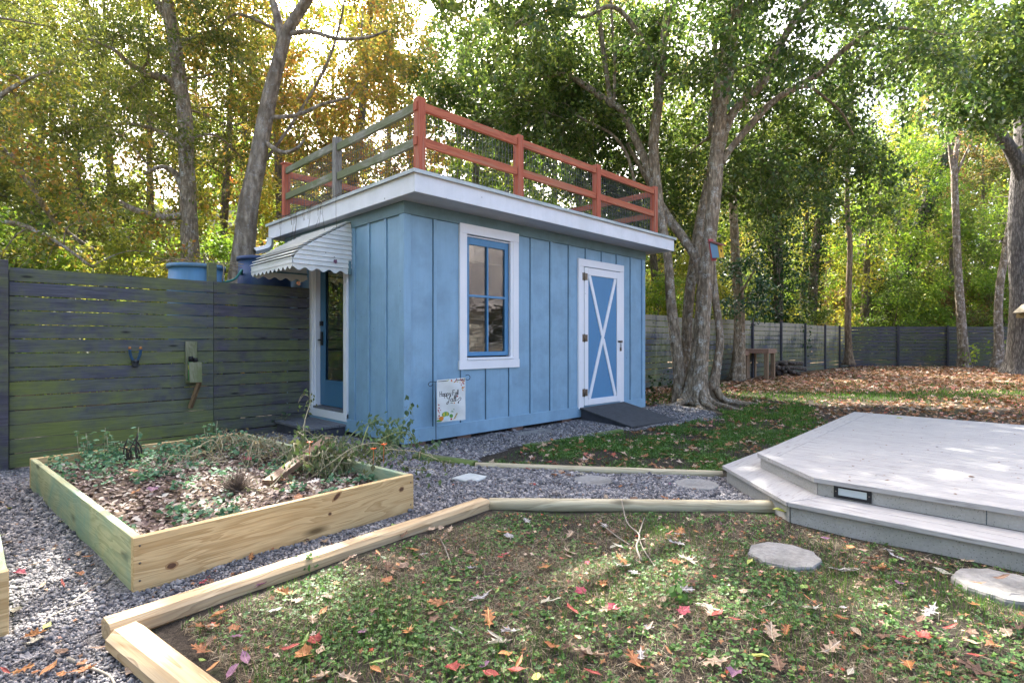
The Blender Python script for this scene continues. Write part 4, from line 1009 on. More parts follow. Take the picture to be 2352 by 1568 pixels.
# log pile
LOGB = m_bark('dead log bark', (.06, .05, .045), (.24, .20, .17), None, vert=.5, scale=14)
rr = random.Random(4); lc = Vector(WP(1783, 850, 19.3)); lc.z = 0
for i in range(22):
    row = 0 if i < 9 else 1 if i < 16 else 2; kx = (i-(0, 9, 16)[row]); n_ = (9, 7, 6)[row]
    c_ = lc+Vector((S5, -S5, 0))*((kx-n_/2+.5)*.15+rr.uniform(-.04, .04))+Vector((S5, S5, 0))*rr.uniform(-.15, .15)+Vector((0, 0, .09+.15*row+rr.uniform(-.02, .02)))
    ang_ = rr.uniform(-.5, .5)+(.75 if i % 3 else -.75); d = Vector((math.cos(ang_), math.sin(ang_), rr.uniform(-.08, .08)))*rr.uniform(.35, .6); m = MB()
    m.tube(smooth_path([c_-d, c_+Vector((0, 0, rr.uniform(-.03, .03))), c_+d], 3), rr.uniform(.05, .085), 9, wob=.1)
    tag(m.build('firewood_log', LOGB), 'dark crooked log in the low firewood heap beside the rough tables', 'log', 'logs of the firewood heap')

# houses
SHING = None
def m_shingle():
    t = NT('grey roof shingles'); v = t.obj()
    br = t.n('TexBrick', {'Vector': t.scale(v, (1, 1, 1)), 'Scale': 1.0, 'Mortar Size': .012, 'Color1': (.20, .18, .17, 1), 'Color2': (.34, .31, .30, 1), 'Mortar': (.06, .055, .05, 1), 'Brick Width': .35, 'Row Height': .16})
    n = t.noise(v, 3.0, 4); c = t.mix(t.math('MULTIPLY', n, .4), br.outputs['Color'], (.14, .13, .12))
    return t.done(t.pbr(c, .95, t.bump(br.outputs['Fac'], .6, .02), .1))
SHING = m_shingle()
HWALL = m_paint('pale tan house siding', (.45, .42, .36), (.2, .2, .16), .2); HWALL2 = m_paint('pale pink white house siding', (.62, .52, .50), (.3, .25, .22), .2)
def house(cx, cy, ang, L_, D_, hw, hr, wall, label):
    """gabled house, long side L_, built round its own axes"""
    e = empty('house', (cx, cy, 0), label, 'house', 'houses beyond the fences')
    def hb(name, vs, fs, mat, rot=None, loc=(0, 0, 0), par=None):
        m = MB(); m.add(vs, fs, .5); o = m.build(name, mat, None, base=False); o.parent = par or e; o.location = loc
        if rot: o.rotation_euler = rot
        return o
    l, d = L_/2, D_/2
    vs = [(-l,-d,-.2),(l,-d,-.2),(l,d,-.2),(-l,d,-.2),(-l,-d,hw),(l,-d,hw),(l,d,hw),(-l,d,hw),(-l,0,hw+hr),(l,0,hw+hr)]
    hb('wall', vs, [(0,1,5,4),(1,2,6,9,5),(2,3,7,6),(3,0,4,8,7),(3,2,1,0),(4,5,9,8),(6,7,8,9)], wall)
    sl_ = math.hypot(d, hr)*1.12; pitch = math.atan2(hr, d); o = .4; rfp = None
    for s_ in (-1, 1):
        vs = [(-l-o, 0, 0), (l+o, 0, 0), (l+o, sl_, 0), (-l-o, sl_, 0)]; vs += [(x, y, .08) for x, y, z in vs]
        hb('roof', vs, [(3,2,1,0),(4,5,6,7),(0,1,5,4),(1,2,6,5),(2,3,7,6),(3,0,4,7)], SHING, (pitch, 0, 0) if s_ < 0 else (pitch, 0, math.pi), (0, s_*sl_*math.cos(pitch), hw+hr+.03-sl_*math.sin(pitch)))
    for i in range(int(L_/3)):
        x = -l+1.5+3*i
        for zz in ([1.0, 3.8] if hw > 4 else [1.0]):
            m = MB(); y = -d-.05
            m.box(x-.55, x+.55, y, -d, zz, zz+.1); m.box(x-.55, x+.55, y, -d, zz+1.4, zz+1.5); m.box(x-.55, x-.45, y, -d, zz+.1, zz+1.4); m.box(x+.45, x+.55, y, -d, zz+.1, zz+1.4); m.box(x-.45, x+.45, y+.01, -d, zz+.72, zz+.77)
            wo = m.build('window', WHITE, None, base=False); wo.parent = e
            m = MB(); m.box(x-.45, x+.45, -d-.03, -d-.005, zz+.1, zz+1.4); po = m.build('pane', DOORGLASS, None, base=False); po.parent = wo
    e.rotation_euler = (0, 0, ang); return e
h1 = WP(330, 600, 27); house(h1[0], h1[1], math.radians(-45+8), 16, 9, 3.6, 4.0, HWALL, 'tan house with a big grey shingle roof behind the autumn trees')
h2 = WP(1492, 650, 48); house(h2[0], h2[1], math.radians(-45), 9, 7, 5.2, 2.6, HWALL2, 'pale house glimpsed between the shed and the big trunk')
h3 = (16.0, -12.0); house(h3[0], h3[1], math.radians(213.5), 15, 8, 2.9, 3.2, HWALL, 'pale tan house facing the yard, mirrored in the shed window')
# ------------------------------------------------------------------ trees
BARK_GREY = m_bark('grey lichened bark', (.15, .11, .072), (.53, .415, .29), (.66, .64, .57), .8, 3.0, 13, .025)
BARK_BROWN = m_bark('brown smooth bark', (.12, .08, .05), (.34, .25, .17), (.34, .34, .28), .35, 3.0, 10, .015)
BARK_DARK = m_bark('dark fissured bark', (.06, .056, .052), (.27, .25, .235), None, .5, 6, 9, .05)
BARK_SCAR = m_bark('pale scarred bark', (.15, .115, .08), (.50, .41, .31), (.46, .44, .40), .6, 2.0, 6, .03, (.10, .07, .045))
BARK_BIRCH = m_bark('flaking pale bark', (.12, .09, .065), (.40, .33, .26), (.66, .63, .60), .9, 2.5, 7, .02)
BARK_FAR = m_bark('far brown bark', (.09, .075, .06), (.28, .23, .18), None)
L_EVER = m_leaf('glossy evergreen leaves', [(0, (.03, .07, .025)), (.4, (.075, .13, .035)), (.75, (.16, .22, .05)), (1, (.30, .34, .08))], .5, .34, .5)
L_OAK = m_leaf('willow oak leaves', [(0, (.06, .09, .03)), (.45, (.14, .175, .04)), (.78, (.28, .28, .06)), (.95, (.40, .32, .07)), (1, (.46, .18, .06))], .5)
L_MAPLE = m_leaf('orange yellow maple leaves', [(0, (.09, .12, .035)), (.3, (.20, .21, .05)), (.58, (.36, .29, .07)), (.82, (.48, .25, .07)), (1, (.52, .13, .06))], .5)
L_YELLOW = m_leaf('yellow leaves', [(0, (.14, .19, .03)), (.4, (.28, .31, .045)), (.8, (.46, .40, .06)), (1, (.52, .30, .06))], .5)
L_LIME = m_leaf('lime green leaves', [(0, (.08, .16, .025)), (.5, (.20, .32, .04)), (.85, (.36, .44, .06)), (1, (.52, .46, .06))], .5)
L_MID = m_leaf('mid green leaves', [(0, (.05, .09, .027)), (.5, (.13, .20, .05)), (.85, (.26, .30, .07)), (1, (.44, .36, .10))], .5)
L_IVY = m_leaf('dark ivy leaves', [(0, (.012, .035, .012)), (.6, (.03, .075, .02)), (1, (.08, .14, .035))], .3, .4)
L_RUST = m_leaf('rust and olive leaves', [(0, (.07, .09, .03)), (.4, (.16, .15, .05)), (.75, (.30, .17, .06)), (1, (.42, .20, .10))], .45)
L_HOLLY = m_leaf('blue green holly leaves', [(0, (.012, .04, .022)), (.6, (.03, .085, .04)), (1, (.07, .14, .05))], .3, .3, .5)

SPOTS = []                                     # sunlit places: the crowns are open along these sun rays
for px, py, z, rad in ((600, 1085, .2, .42), (500, 1130, .2, .35), (680, 1090, .2, .35), (130, 1340, 0, .38), (1450, 1245, 0, .34), (1330, 1300, 0, .26), (1520, 1330, 0, .22), (700, 1270, .1, .28), (350, 1420, .1, .2),
                       (950, 1215, .1, .2), (2080, 1415, 0, .2), (2200, 1455, 0, .18), (2300, 1365, .05, .14), (2200, 1032, .25, .07), (2190, 1085, .25, .07),
                       (1850, 918, 0, .8), (2000, 920, 0, .9), (2150, 925, 0, .8), (1720, 905, 0, .5), (2300, 900, 0, .7), (2250, 860, 0, .8), (1900, 870, 0, .8), (1610, 945, 0, .4), (1400, 1420, 0, .2), (1640, 1380, 0, .16), (1250, 1500, 0, .16)):
    SPOTS.append((np.array(G(px, py, z)), rad))
for px, py, d, rad in ((60, 690, 9.6, .8), (190, 690, 9.8, .9), (340, 690, 10, .8), (500, 680, 10.5, .8), (640, 640, 11.5, .7), (230, 560, 10, .6), (60, 520, 9.8, .6)): SPOTS.append((np.array(WP(px, py, d)), rad))
SPOTS.append((np.array((5.4, 11.0, 1.2)), 1.0))
def carve(P, extra=0.0):
    keep = np.ones(len(P), bool)
    for s_, r_ in SPOTS:
        q = P-s_; t = q@SUNV; d = np.linalg.norm(q-t[:,None]*SUNV, axis=1)
        keep &= ~((d < r_+extra) & (t > 0))
    return keep

def stem_world(pts):
    out = []
    for x, y, d, rp in pts:
        p = WP(x, y, d); out.append((*p, rp*d/FP))
    return out
def add_stem(m, pts4, n=10, flare=False, k=4, seed=0):
    sp = smooth_path(pts4, k); rr = random.Random(seed)
    P_ = [p[:3] for p in sp]; R = [max(.004, p[3]) for p in sp]
    ph = [rr.uniform(0, 6.28) for _ in range(4)]
    if flare:
        z0 = sp[0][2]
        def lob(i, a):
            h = max(0, sp[i][2]-z0); e = math.exp(-h/.28)
            return .09*math.sin(3*a+ph[0]+h*.8)+.04*math.sin(7*a+ph[1])+math.exp(-h/1.1)*.13*math.sin(6*a+ph[2]+h*.7)+e*(.35+.34*math.sin(5*a+ph[2])+.22*math.sin(9*a+ph[3]))
        m.tube(P_, R, max(n, 22), True, None, lob)
    else:
        def lob(i, a): return .07*math.sin(2*a+ph[0]+i*.5)+.05*math.sin(5*a+ph[1]+i*.3)
        m.tube(P_, R, n, True, None, lob)
    return [np.array(p) for p in sp]
def twigs_leaves(m, nodes, cl, rng, ntw, nlf, tl, leaf, spread=1.0, rbr=.026, droop=.35, sag=.18, thr=1.0):
    """connect the crown's clusters to the stems with branches, give each a spray of twigs and its leaves; returns leaf positions, axes, sizes"""
    cl = np.array(cl); N0 = np.array([p[:3] for p in nodes]); R0 = np.array([p[3] for p in nodes])
    dmin = np.array([np.min(np.linalg.norm(N0-c, axis=1)+np.maximum(0, N0[:,2]-c[2])*.8) for c in cl]); order = np.argsort(dmin)
    NP = [tuple(p) for p in N0]; NR = list(R0); pos = []; axs = []
    for ii in order:
        c = cl[ii]; A = np.array(NP); dd = np.linalg.norm(A-c, axis=1)+np.maximum(0, A[:,2]-c[2])*.8
        j = int(np.argmin(dd)); a = A[j]; Ld = np.linalg.norm(c-a)
        r0 = min(NR[j]*.55, rbr*(1+.25*Ld)); r0 = max(r0, .006); mid = (a+c)/2+rng.normal(0, .09*Ld, 3)+np.array([0, 0, sag*Ld*.5])
        pth = smooth_path([a, mid, c], 3); rad = list(np.linspace(r0, max(.004, r0*.4), len(pth)))
        m.tube(pth, rad, 5, False)
        for p, r_ in zip(pth[2:], rad[2:]): NP.append(tuple(p)); NR.append(r_)
        dirc = c-a; dirc = dirc/(np.linalg.norm(dirc)+1e-6)
        for k in range(ntw):
            d = dirc*.55+rng.normal(0, .75, 3)*spread; d /= np.linalg.norm(d)+1e-6; L_ = tl*rng.uniform(.6, 1.25)
            e = c+d*L_+np.array([0, 0, -droop*L_*.5]); md = (c+e)/2+np.array([0, 0, .07*L_])
            m.tube([c, md, e], [.0045, .0035, .002], 3, False)
            t = rng.uniform(.12, 1.08, nlf); q = c[None]*((1-t)**2)[:,None]+2*md[None]*(t*(1-t))[:,None]+e[None]*(t**2)[:,None]
            q = q+rng.normal(0, leaf*.9, (nlf, 3)); pos.append(q)
            ax = d[None]*.6+rng.normal(0, .6, (nlf, 3))+np.array([0, 0, -droop]); axs.append(ax)
    return np.concatenate(pos), np.concatenate(axs)
def leaf_frames(ax, rng):
    y = ax/(np.linalg.norm(ax, axis=1)[:,None]+1e-9)
    up = rng.normal(0, .6, y.shape)+np.array([0, 0, 1.0]); x = np.cross(y, up); x /= np.linalg.norm(x, axis=1)[:,None]+1e-9
    return np.stack([x, y, np.cross(x, y)], 2)
def crown_obj(name, pos, ax, rng, size, mat, parent, wide=1.0, org=(0,0,0), rndv=None, tmpl=LEAF_Q, carve_it=True, patch=.35):
    if carve_it: k = carve(pos); pos, ax = pos[k], ax[k]
    N = len(pos); R = leaf_frames(ax, rng); s_ = size*rng.uniform(.6, 1.3, N)
    if rndv is None:
        f = pos@np.array([[.9, .3], [.2, 1.1], [.7, -.6]]); pn = .5+.25*np.sin(f[:,0]*1.1+1)+.25*np.sin(f[:,1]*1.3)
        rndv = np.clip(patch*pn+(1-patch)*rng.random(N), 0, 1)
    return scatter(name, tmpl[0], tmpl[1], pos, R, np.stack([s_*wide, s_, s_], 1), rndv, mat, parent, org)
def boxes(rng, specs, zmin=None):
    out = []
    for x0, x1, y0, y1, d0, d1, n in specs:
        for _ in range(n): out.append(WP(rng.uniform(x0, x1), rng.uniform(y0, y1), rng.uniform(d0, d1)))
    return out
def tree(name, label, cat, stems, specs, leafmat, bark, size, ntw, nlf, tl, seed, wide=1.0, group=None, flare=True, **kw):
    rng = np.random.default_rng(seed); b0 = stem_world(stems[0])[0]
    e = empty(name, (b0[0], b0[1], 0), label, cat, group); m = MB(); nodes = []
    for i, st in enumerate(stems):
        if len(st[0]) == 4: s4 = stem_world(st)
        else: s4 = st
        fl_ = flare and i == 0 or (flare and abs(st[0][1]-stems[0][0][1]) < 25 and i < kw.get('nbase', 1)); nodes += add_stem(m, s4, 12, fl_, seed=seed*31+i)
    nodes = [p for p in nodes if p[2] > kw.get('zbr', 2.2)]
    cl = boxes(rng, specs); cl = np.array(cl); cl = cl[carve(cl, .1)]
    pos, ax = twigs_leaves(m, nodes, cl, rng, ntw, nlf, tl, size, **{k: v for k, v in kw.items() if k in ('spread', 'rbr', 'droop', 'sag')})
    if 'roots' in kw:
        for rt in kw['roots']: m.tube(smooth_path([r[:3] for r in rt], 4), [r for r in np.interp(np.linspace(0, 1, 4*(len(rt)-1)+1), np.linspace(0, 1, len(rt)), [r[3] for r in rt])], 8)
    m.build('trunk', bark, e); crown_obj('crown', pos, ax, rng, size, leafmat, e, wide, e.location)
    return e

# the big multi-stemmed evergreen beside the shed
ST = [
 [(1598, 925, 10.1, 27), (1602, 880, 10.1, 25), (1610, 800, 10.1, 23), (1616, 720, 10.1, 21), (1621, 640, 10.1, 20), (1628, 560, 10.1, 19), (1637, 480, 10.1, 18.5), (1643, 400, 10.1, 19), (1646, 330, 10.1, 17), (1655, 260, 10, 16), (1668, 190, 9.9, 15.5), (1680, 110, 9.8, 15), (1692, 30, 9.7, 14), (1705, -60, 9.6, 12), (1725, -160, 9.5, 9), (1740, -280, 9.4, 5)],
 [(1562, 925, 10.3, 17), (1560, 860, 10.3, 15.5), (1553, 790, 10.3, 14.5), (1542, 700, 10.3, 13.5), (1535, 600, 10.3, 11.5), (1524, 530, 10.35, 12), (1510, 440, 10.4, 14), (1503, 370, 10.4, 13.5), (1502, 310, 10.4, 13), (1511, 240, 10.4, 13), (1515, 175, 10.4, 12), (1522, 110, 10.3, 11.5), (1532, 40, 10.3, 11), (1545, -40, 10.2, 9), (1560, -140, 10.1, 6)],
 [(1580, 915, 10.7, 17), (1577, 830, 10.7, 14), (1579, 740, 10.7, 13.5), (1585, 670, 10.7, 14), (1594, 610, 10.8, 14), (1606, 530, 10.9, 15), (1622, 440, 11.0, 12), (1640, 340, 11.2, 10), (1650, 220, 11.4, 8), (1640, 90, 11.6, 6), (1630, -60, 11.8, 4)],
 [(1634, 925, 10.35, 14), (1641, 870, 10.35, 12), (1652, 800, 10.35, 10.5), (1651, 750, 10.35, 10), (1643, 690, 10.3, 10), (1635, 620, 10.3, 11), (1632, 570, 10.2, 11)],
 [(1612, 650, 10.2, 13), (1601, 600, 10.25, 13), (1570, 548, 10.4, 12.5), (1536, 503, 10.6, 12), (1510, 455, 10.9, 10), (1480, 400, 11.2, 7), (1440, 330, 11.6, 4)],
 [(1512, 450, 10.4, 10), (1481, 368, 10.6, 10.5), (1430, 259, 10.9, 10), (1402, 238, 11, 9.5), (1342, 196, 11.2, 8), (1297, 172, 11.4, 6.5), (1244, 176, 11.6, 5), (1190, 150, 11.8, 3)],
 [(1403, 240, 11, 7), (1390, 150, 11, 7), (1376, 40, 11, 6), (1366, -60, 11, 4.5), (1358, -160, 11, 3)],
 [(1410, 243, 11, 4), (1412, 150, 10.9, 4), (1405, 40, 10.8, 3.5), (1400, -60, 10.7, 2.5)],
 [(1506, 150, 10.4, 8.5), (1480, 100, 10.3, 8), (1462, 72, 10.2, 7.5), (1431, 30, 10.1, 6.5), (1395, 16, 10, 5.5), (1340, 40, 9.9, 4.5), (1270, 30, 9.8, 3.5), (1200, 60, 9.6, 2.5)],
 [(1458, 420, 10.9, 4), (1440, 355, 11, 4.5), (1406, 309, 11.1, 4), (1360, 285, 11.2, 3.5), (1325, 265, 11.3, 2.5)],
 [(1637, 310, 10.2, 11), (1637, 270, 10.3, 11.5), (1647, 205, 10.3, 11), (1659, 115, 10.3, 10.5), (1678, 10, 10.3, 9), (1692, -80, 10.3, 6)],
 [(1652, 352, 10.1, 12), (1666, 300, 10.1, 12), (1688, 253, 10.1, 12.5), (1751, 190, 10, 12), (1786, 115, 9.9, 11), (1828, 42, 9.8, 10), (1870, -15, 9.7, 8), (1930, -110, 9.6, 5)],
 [(1656, 375, 10.1, 10), (1670, 352, 10.1, 10), (1706, 308, 10.1, 9.5), (1762, 245, 10, 8.5), (1814, 207, 9.9, 8), (1884, 168, 9.8, 7), (1926, 126, 9.7, 6.5), (1979, 84, 9.6, 5.5), (2014, 66, 9.5, 4.5), (2084, 66, 9.5, 3.5), (2170, 80, 9.5, 2)],
 [(1790, 226, 10, 4), (1850, 200, 10.1, 4), (1896, 225, 10.2, 3.5), (1935, 262, 10.3, 3), (1960, 310, 10.4, 2)],
]
ST = [[(x, y, d, r*.82) for x, y, d, r in st] for st in ST]
roots = []
rr = random.Random(11)
for px, py, d in ((1606, 925, 10.1), (1590, 925, 10.2), (1570, 925, 10.35), (1630, 925, 10.2)):
    c0 = np.array(WP(px, py, d)); 
    for k in range(4):
        a = rr.uniform(math.pi*.75, math.pi*1.8); L_ = rr.uniform(.45, 1.0); dv = np.array([math.cos(a), math.sin(a), 0])
        roots.append([(*(c0[:2]+dv[:2]*.12), .28, .07), (*(c0[:2]+dv[:2]*.28), .07, .06), (*(c0[:2]+dv[:2]*(.35+L_*.5)+np.array([rr.uniform(-.08, .08), rr.uniform(-.08, .08)])), -.005, .038), (*(c0[:2]+dv[:2]*(.4+L_)), -.05, .02)])
tree('evergreen_tree', 'big multi-stemmed evergreen with grey lichened trunks beside the shed, carrying the red birdhouse', 'tree', ST,
     [(940, 1330, -330, 120, 8.6, 12.5, 70), (1130, 1500, 40, 340, 10.8, 13.5, 78), (1330, 1560, 250, 560, 12.2, 14.6, 52), (1480, 2000, -330, 170, 8.6, 13, 100), (1540, 1960, 150, 430, 10.6, 14, 58), (1880, 2260, -330, 140, 9, 13, 56), (950, 1300, 120, 280, 11.5, 13.8, 36), (1700, 2050, 330, 480, 11, 13.5, 24), (1560, 1800, 420, 560, 12.5, 15, 18)],
     L_EVER, BARK_GREY, .088, 9, 44, .8, 3, 1.25, nbase=4, roots=roots, droop=.45)
# thin trunk beside the tables
tree('slender_tree', 'slender grey trunk with blue green leaves standing before the rough table', 'tree',
     [[(1693, 874, 16.3, 15), (1696, 820, 16.3, 13), (1698, 750, 16.3, 11.5), (1697, 680, 16.3, 11), (1691, 600, 16.3, 10), (1687, 520, 16.3, 9.5), (1684, 440, 16.3, 9), (1700, 395, 16.2, 8), (1710, 330, 16.1, 7), (1713, 230, 16, 6), (1717, 120, 15.9, 5), (1722, 0, 15.8, 3)],
      [(1684, 440, 16.3, 7), (1674, 415, 16.4, 6.5), (1664, 360, 16.5, 5.5), (1668, 280, 16.6, 4.5), (1680, 180, 16.7, 3)],
      [(1692, 690, 16.2, 3), (1715, 650, 15.9, 2.5), (1740, 610, 15.7, 1.5)]],
     [(1650, 1750, 600, 710, 15, 16.6, 12), (1620, 1780, 60, 330, 15, 17.5, 26)], L_HOLLY, BARK_GREY, .12, 6, 22, .5, 5, 1.0)
# behind the board fence
tree('oak_tree', 'tall straight grey trunk with small olive leaves behind the faded blue barrel', 'tree',
     [[(438, 690, 10.6, 21), (437, 605, 10.6, 19), (432, 480, 10.6, 17), (428, 380, 10.6, 16), (424, 270, 10.6, 15), (415, 200, 10.6, 14), (405, 120, 10.6, 13), (393, 50, 10.6, 12), (382, -30, 10.6, 11), (375, -150, 10.6, 8), (372, -280, 10.6, 4)],
      [(418, 245, 10.6, 8), (392, 186, 10.5, 8), (345, 172, 10.3, 7), (300, 148, 10.1, 5.5), (255, 110, 9.9, 4), (200, 90, 9.7, 2.5)],
      [(409, 105, 10.6, 9), (390, 55, 10.7, 8.5), (366, 12, 10.8, 8), (340, -40, 10.9, 6.5), (320, -140, 11, 4)],
      [(428, 470, 10.6, 7), (412, 415, 10.5, 7), (392, 390, 10.4, 6), (366, 384, 10.3, 4.5), (330, 400, 10.2, 2.5)],
      [(425, 492, 10.6, 8), (385, 500, 10.4, 8), (340, 492, 10.2, 7.5), (300, 478, 10.1, 6), (275, 462, 10, 4)],
      [(424, 330, 10.6, 5), (360, 300, 10.8, 4.5), (300, 285, 11, 3.5), (240, 290, 11.2, 2.5)]],
     [(-250, 330, -330, 120, 9.2, 13, 54), (-60, 400, 60, 340, 9.6, 13, 34), (300, 600, -330, 260, 9.4, 13, 56), (40, 420, 100, 420, 11, 14.5, 30), (120, 440, 330, 470, 10.2, 13, 12), (470, 590, 150, 400, 11, 13.5, 10)],
     L_OAK, BARK_GREY, .072, 9, 46, .8, 8, .95, droop=.5)
tree('maple_tree', 'leaning scarred trunk with orange and yellow leaves behind the awning', 'tree',
     [[(556, 690, 10.2, 25), (560, 590, 10.2, 23), (565, 540, 10.2, 22), (573, 470, 10.2, 21), (590, 390, 10.2, 19), (603, 310, 10.2, 17), (620, 220, 10.2, 16), (640, 140, 10.2, 14), (658, 75, 10.2, 13), (690, 22, 10.2, 12), (728, -40, 10.2, 10), (770, -150, 10.2, 7), (800, -280, 10.2, 4)],
      [(606, 320, 10.2, 4.5), (620, 335, 10.1, 5), (650, 350, 10, 4.5), (680, 342, 9.9, 3.5), (700, 320, 9.9, 2)],
      [(650, 110, 10.2, 9), (640, 60, 10.3, 9), (632, 20, 10.4, 8), (612, -40, 10.5, 7), (590, -140, 10.6, 4)],
      [(664, 78, 10.2, 5.5), (715, 74, 10.1, 5), (780, 90, 10, 4), (845, 86, 9.9, 3), (890, 70, 9.8, 2)],
      [(612, 270, 10.2, 5), (680, 265, 10.4, 4.5), (740, 240, 10.6, 3.5), (800, 225, 10.8, 2.5)],
      [(585, 400, 10.2, 4), (660, 300, 10.6, 3.5), (740, 170, 11, 3), (780, 60, 11.2, 2.5), (800, -60, 11.3, 2)]],
     [(560, 960, -330, 90, 9.2, 13, 62), (620, 950, 60, 330, 10.6, 14, 34), (640, 940, 300, 470, 12, 14.6, 20), (430, 680, -200, 160, 9.5, 13, 26), (560, 940, 60, 260, 13, 16, 24)],
     L_MAPLE, BARK_SCAR, .076, 9, 38, .8, 9, 1.3, droop=.3)
tree('maple_tree', 'yellow orange young maple whose long branches droop over the mossy board fence', 'tree',
     [[(-120, 760, 9.2, 20), (-112, 600, 9.2, 17), (-105, 400, 9.2, 14), (-95, 150, 9.2, 10), (-85, -60, 9.2, 5)],
      [(-108, 430, 9.2, 8), (0, 340, 9.4, 7), (60, 410, 9.6, 6), (120, 500, 9.8, 6), (190, 560, 10, 5.5), (270, 600, 10.2, 4)],
      [(-112, 560, 9.2, 6), (10, 510, 9, 5), (120, 550, 8.8, 4), (210, 612, 8.6, 2.5)],
      [(-105, 380, 9.2, 6), (-20, 240, 9.3, 5), (70, 180, 9.5, 3.5), (140, 160, 9.6, 2)]],
     [(-200, 160, 60, 330, 8.8, 11, 24), (-200, 230, 330, 590, 8.6, 11, 34), (200, 420, 480, 600, 9.4, 11.5, 16)],
     m_leaf('yellow green maple leaves', [(0, (.07, .11, .03)), (.4, (.16, .20, .045)), (.72, (.32, .30, .06)), (.92, (.46, .27, .07)), (1, (.50, .14, .05))], .5), BARK_GREY, .078, 7, 34, .55, 12, 1.3, droop=.2)
# far end of the yard
tree('rough_bark_oak', 'massive rough dark trunk carrying a wooden nest box at the end of the yard', 'tree',
     [[(2366, 872, 19.5, 44), (2362, 830, 19.5, 37), (2358, 780, 19.5, 32), (2353, 700, 19.5, 28), (2350, 600, 19.5, 27), (2352, 500, 19.5, 27), (2355, 420, 19.5, 25), (2358, 330, 19.5, 22), (2352, 250, 19.5, 18), (2345, 150, 19.5, 15), (2340, 50, 19.5, 14), (2335, -60, 19.5, 11), (2330, -200, 19.5, 6)],
      [(2352, 430, 19.5, 14), (2335, 370, 19.4, 14), (2308, 325, 19.3, 13.5), (2276, 290, 19.2, 12.5), (2206, 240, 19, 10), (2150, 190, 18.8, 8), (2090, 120, 18.6, 6), (2040, 60, 18.4, 4)],
      [(2356, 300, 19.5, 12), (2390, 200, 19.3, 10), (2440, 100, 19, 7), (2500, 0, 18.8, 4)]],
     [(2090, 2420, -330, 180, 13.5, 18.5, 64), (2200, 2420, 130, 270, 14, 17, 20), (2050, 2250, 40, 240, 16.5, 19, 14), (2350, 2600, 0, 400, 17, 21, 14)],
     L_EVER, BARK_DARK, .15, 8, 44, .8, 14, 1.2, droop=.4, zbr=5)
tree('pale_trunk_tree', 'slim tree with white flaking bark and a forked top in front of the rear fence', 'tree',
     [[(2217, 848, 24, 12), (2212, 790, 24, 9.5), (2205, 700, 24, 8.5), (2199, 600, 24, 7.5), (2196, 500, 24, 7), (2193, 420, 24, 6.5), (2195, 360, 24, 5.5), (2206, 290, 24, 4), (2215, 220, 24, 2.5)],
      [(2193, 415, 24, 5), (2184, 350, 24, 4.5), (2176, 280, 24, 3), (2172, 220, 24, 2)], [(2197, 400, 24, 3), (2220, 350, 23.8, 2.5), (2245, 300, 23.6, 1.5)]],
     [(2120, 2290, 140, 330, 22.5, 25.5, 14)], L_RUST, BARK_BIRCH, .12, 6, 14, .9, 15)
tree('pale_trunk_tree', 'crooked slim tree with pale flaking bark next to the massive rough trunk', 'tree',
     [[(2291, 848, 23.4, 11), (2294, 790, 23.4, 9), (2293, 720, 23.4, 8), (2298, 650, 23.4, 7.5), (2308, 590, 23.4, 7), (2316, 530, 23.4, 6), (2330, 450, 23.4, 5), (2335, 360, 23.4, 3), (2345, 260, 23.4, 2)]],
     [(2260, 2400, 380, 560, 22.5, 25, 16)], L_LIME, BARK_BIRCH, .12, 6, 20, .8, 16)
tree('fence_corner_tree', 'thin dark trunk rising at the corner where the two far fences meet', 'tree',
     [[(1950, 838, 24, 9), (1950, 800, 24, 7), (1948, 740, 24, 6.5), (1950, 640, 24, 6), (1952, 560, 24, 5.5), (1946, 480, 24, 5), (1948, 380, 24, 4), (1955, 260, 24, 3), (1958, 150, 24, 2)]],
     [(1880, 2040, 150, 470, 22.5, 26, 24)], L_LIME, BARK_BROWN, .12, 6, 24, .9, 17)

def ivy_tree(label, stem, seed, coat, crown_specs, dens=240):
    rng = np.random.default_rng(seed); s4 = stem_world(stem); e = empty('ivy_covered_tree', (s4[0][0], s4[0][1], 0), label, 'tree', 'ivy covered trees beyond the fence'); m = MB()
    nodes = add_stem(m, s4, 10, False, seed=seed); m2 = nodes
    pos = []; ax = []
    for p in nodes:
        n = dens; a = rng.uniform(0, 2*np.pi, n); r_ = p[3]+rng.uniform(.0, coat, n)
        q = np.stack([p[0]+r_*np.cos(a), p[1]+r_*np.sin(a), p[2]+rng.uniform(-.35, .35, n)], 1); pos.append(q); ax.append(rng.normal(0, .6, (n, 3))+np.array([0, 0, -.6]))
    cl = np.array(boxes(rng, crown_specs)); pc, axc = twigs_leaves(m, nodes, cl, rng, 6, 22, .9, .14)
    m.build('trunk', BARK_FAR, e); crown_obj('ivy', np.concatenate(pos), np.concatenate(ax), rng, .14, L_IVY, e, 1.0, e.location)
    crown_obj('crown', pc, axc, rng, .15, L_MID, e, 1.0, e.location)
ivy_tree('leaning ivy covered trunk beyond the rear fence', [(2030, 800, 29, 12), (2045, 720, 29, 12), (2075, 620, 29, 11), (2100, 540, 29, 11), (2140, 440, 29, 10), (2175, 340, 29, 9), (2205, 250, 29, 7), (2230, 150, 29, 5)], 21, .30, [(2100, 2330, -60, 200, 27.5, 31, 20)])
ivy_tree('second ivy clad trunk curving up beyond the log pile fence', [(1862, 800, 27, 10), (1868, 650, 27, 10), (1880, 520, 27, 10), (1905, 430, 27, 9), (1925, 340, 27, 8), (1935, 230, 27, 6), (1940, 100, 27, 4)], 22, .28, [(1840, 2040, 0, 240, 25.5, 29, 18)])
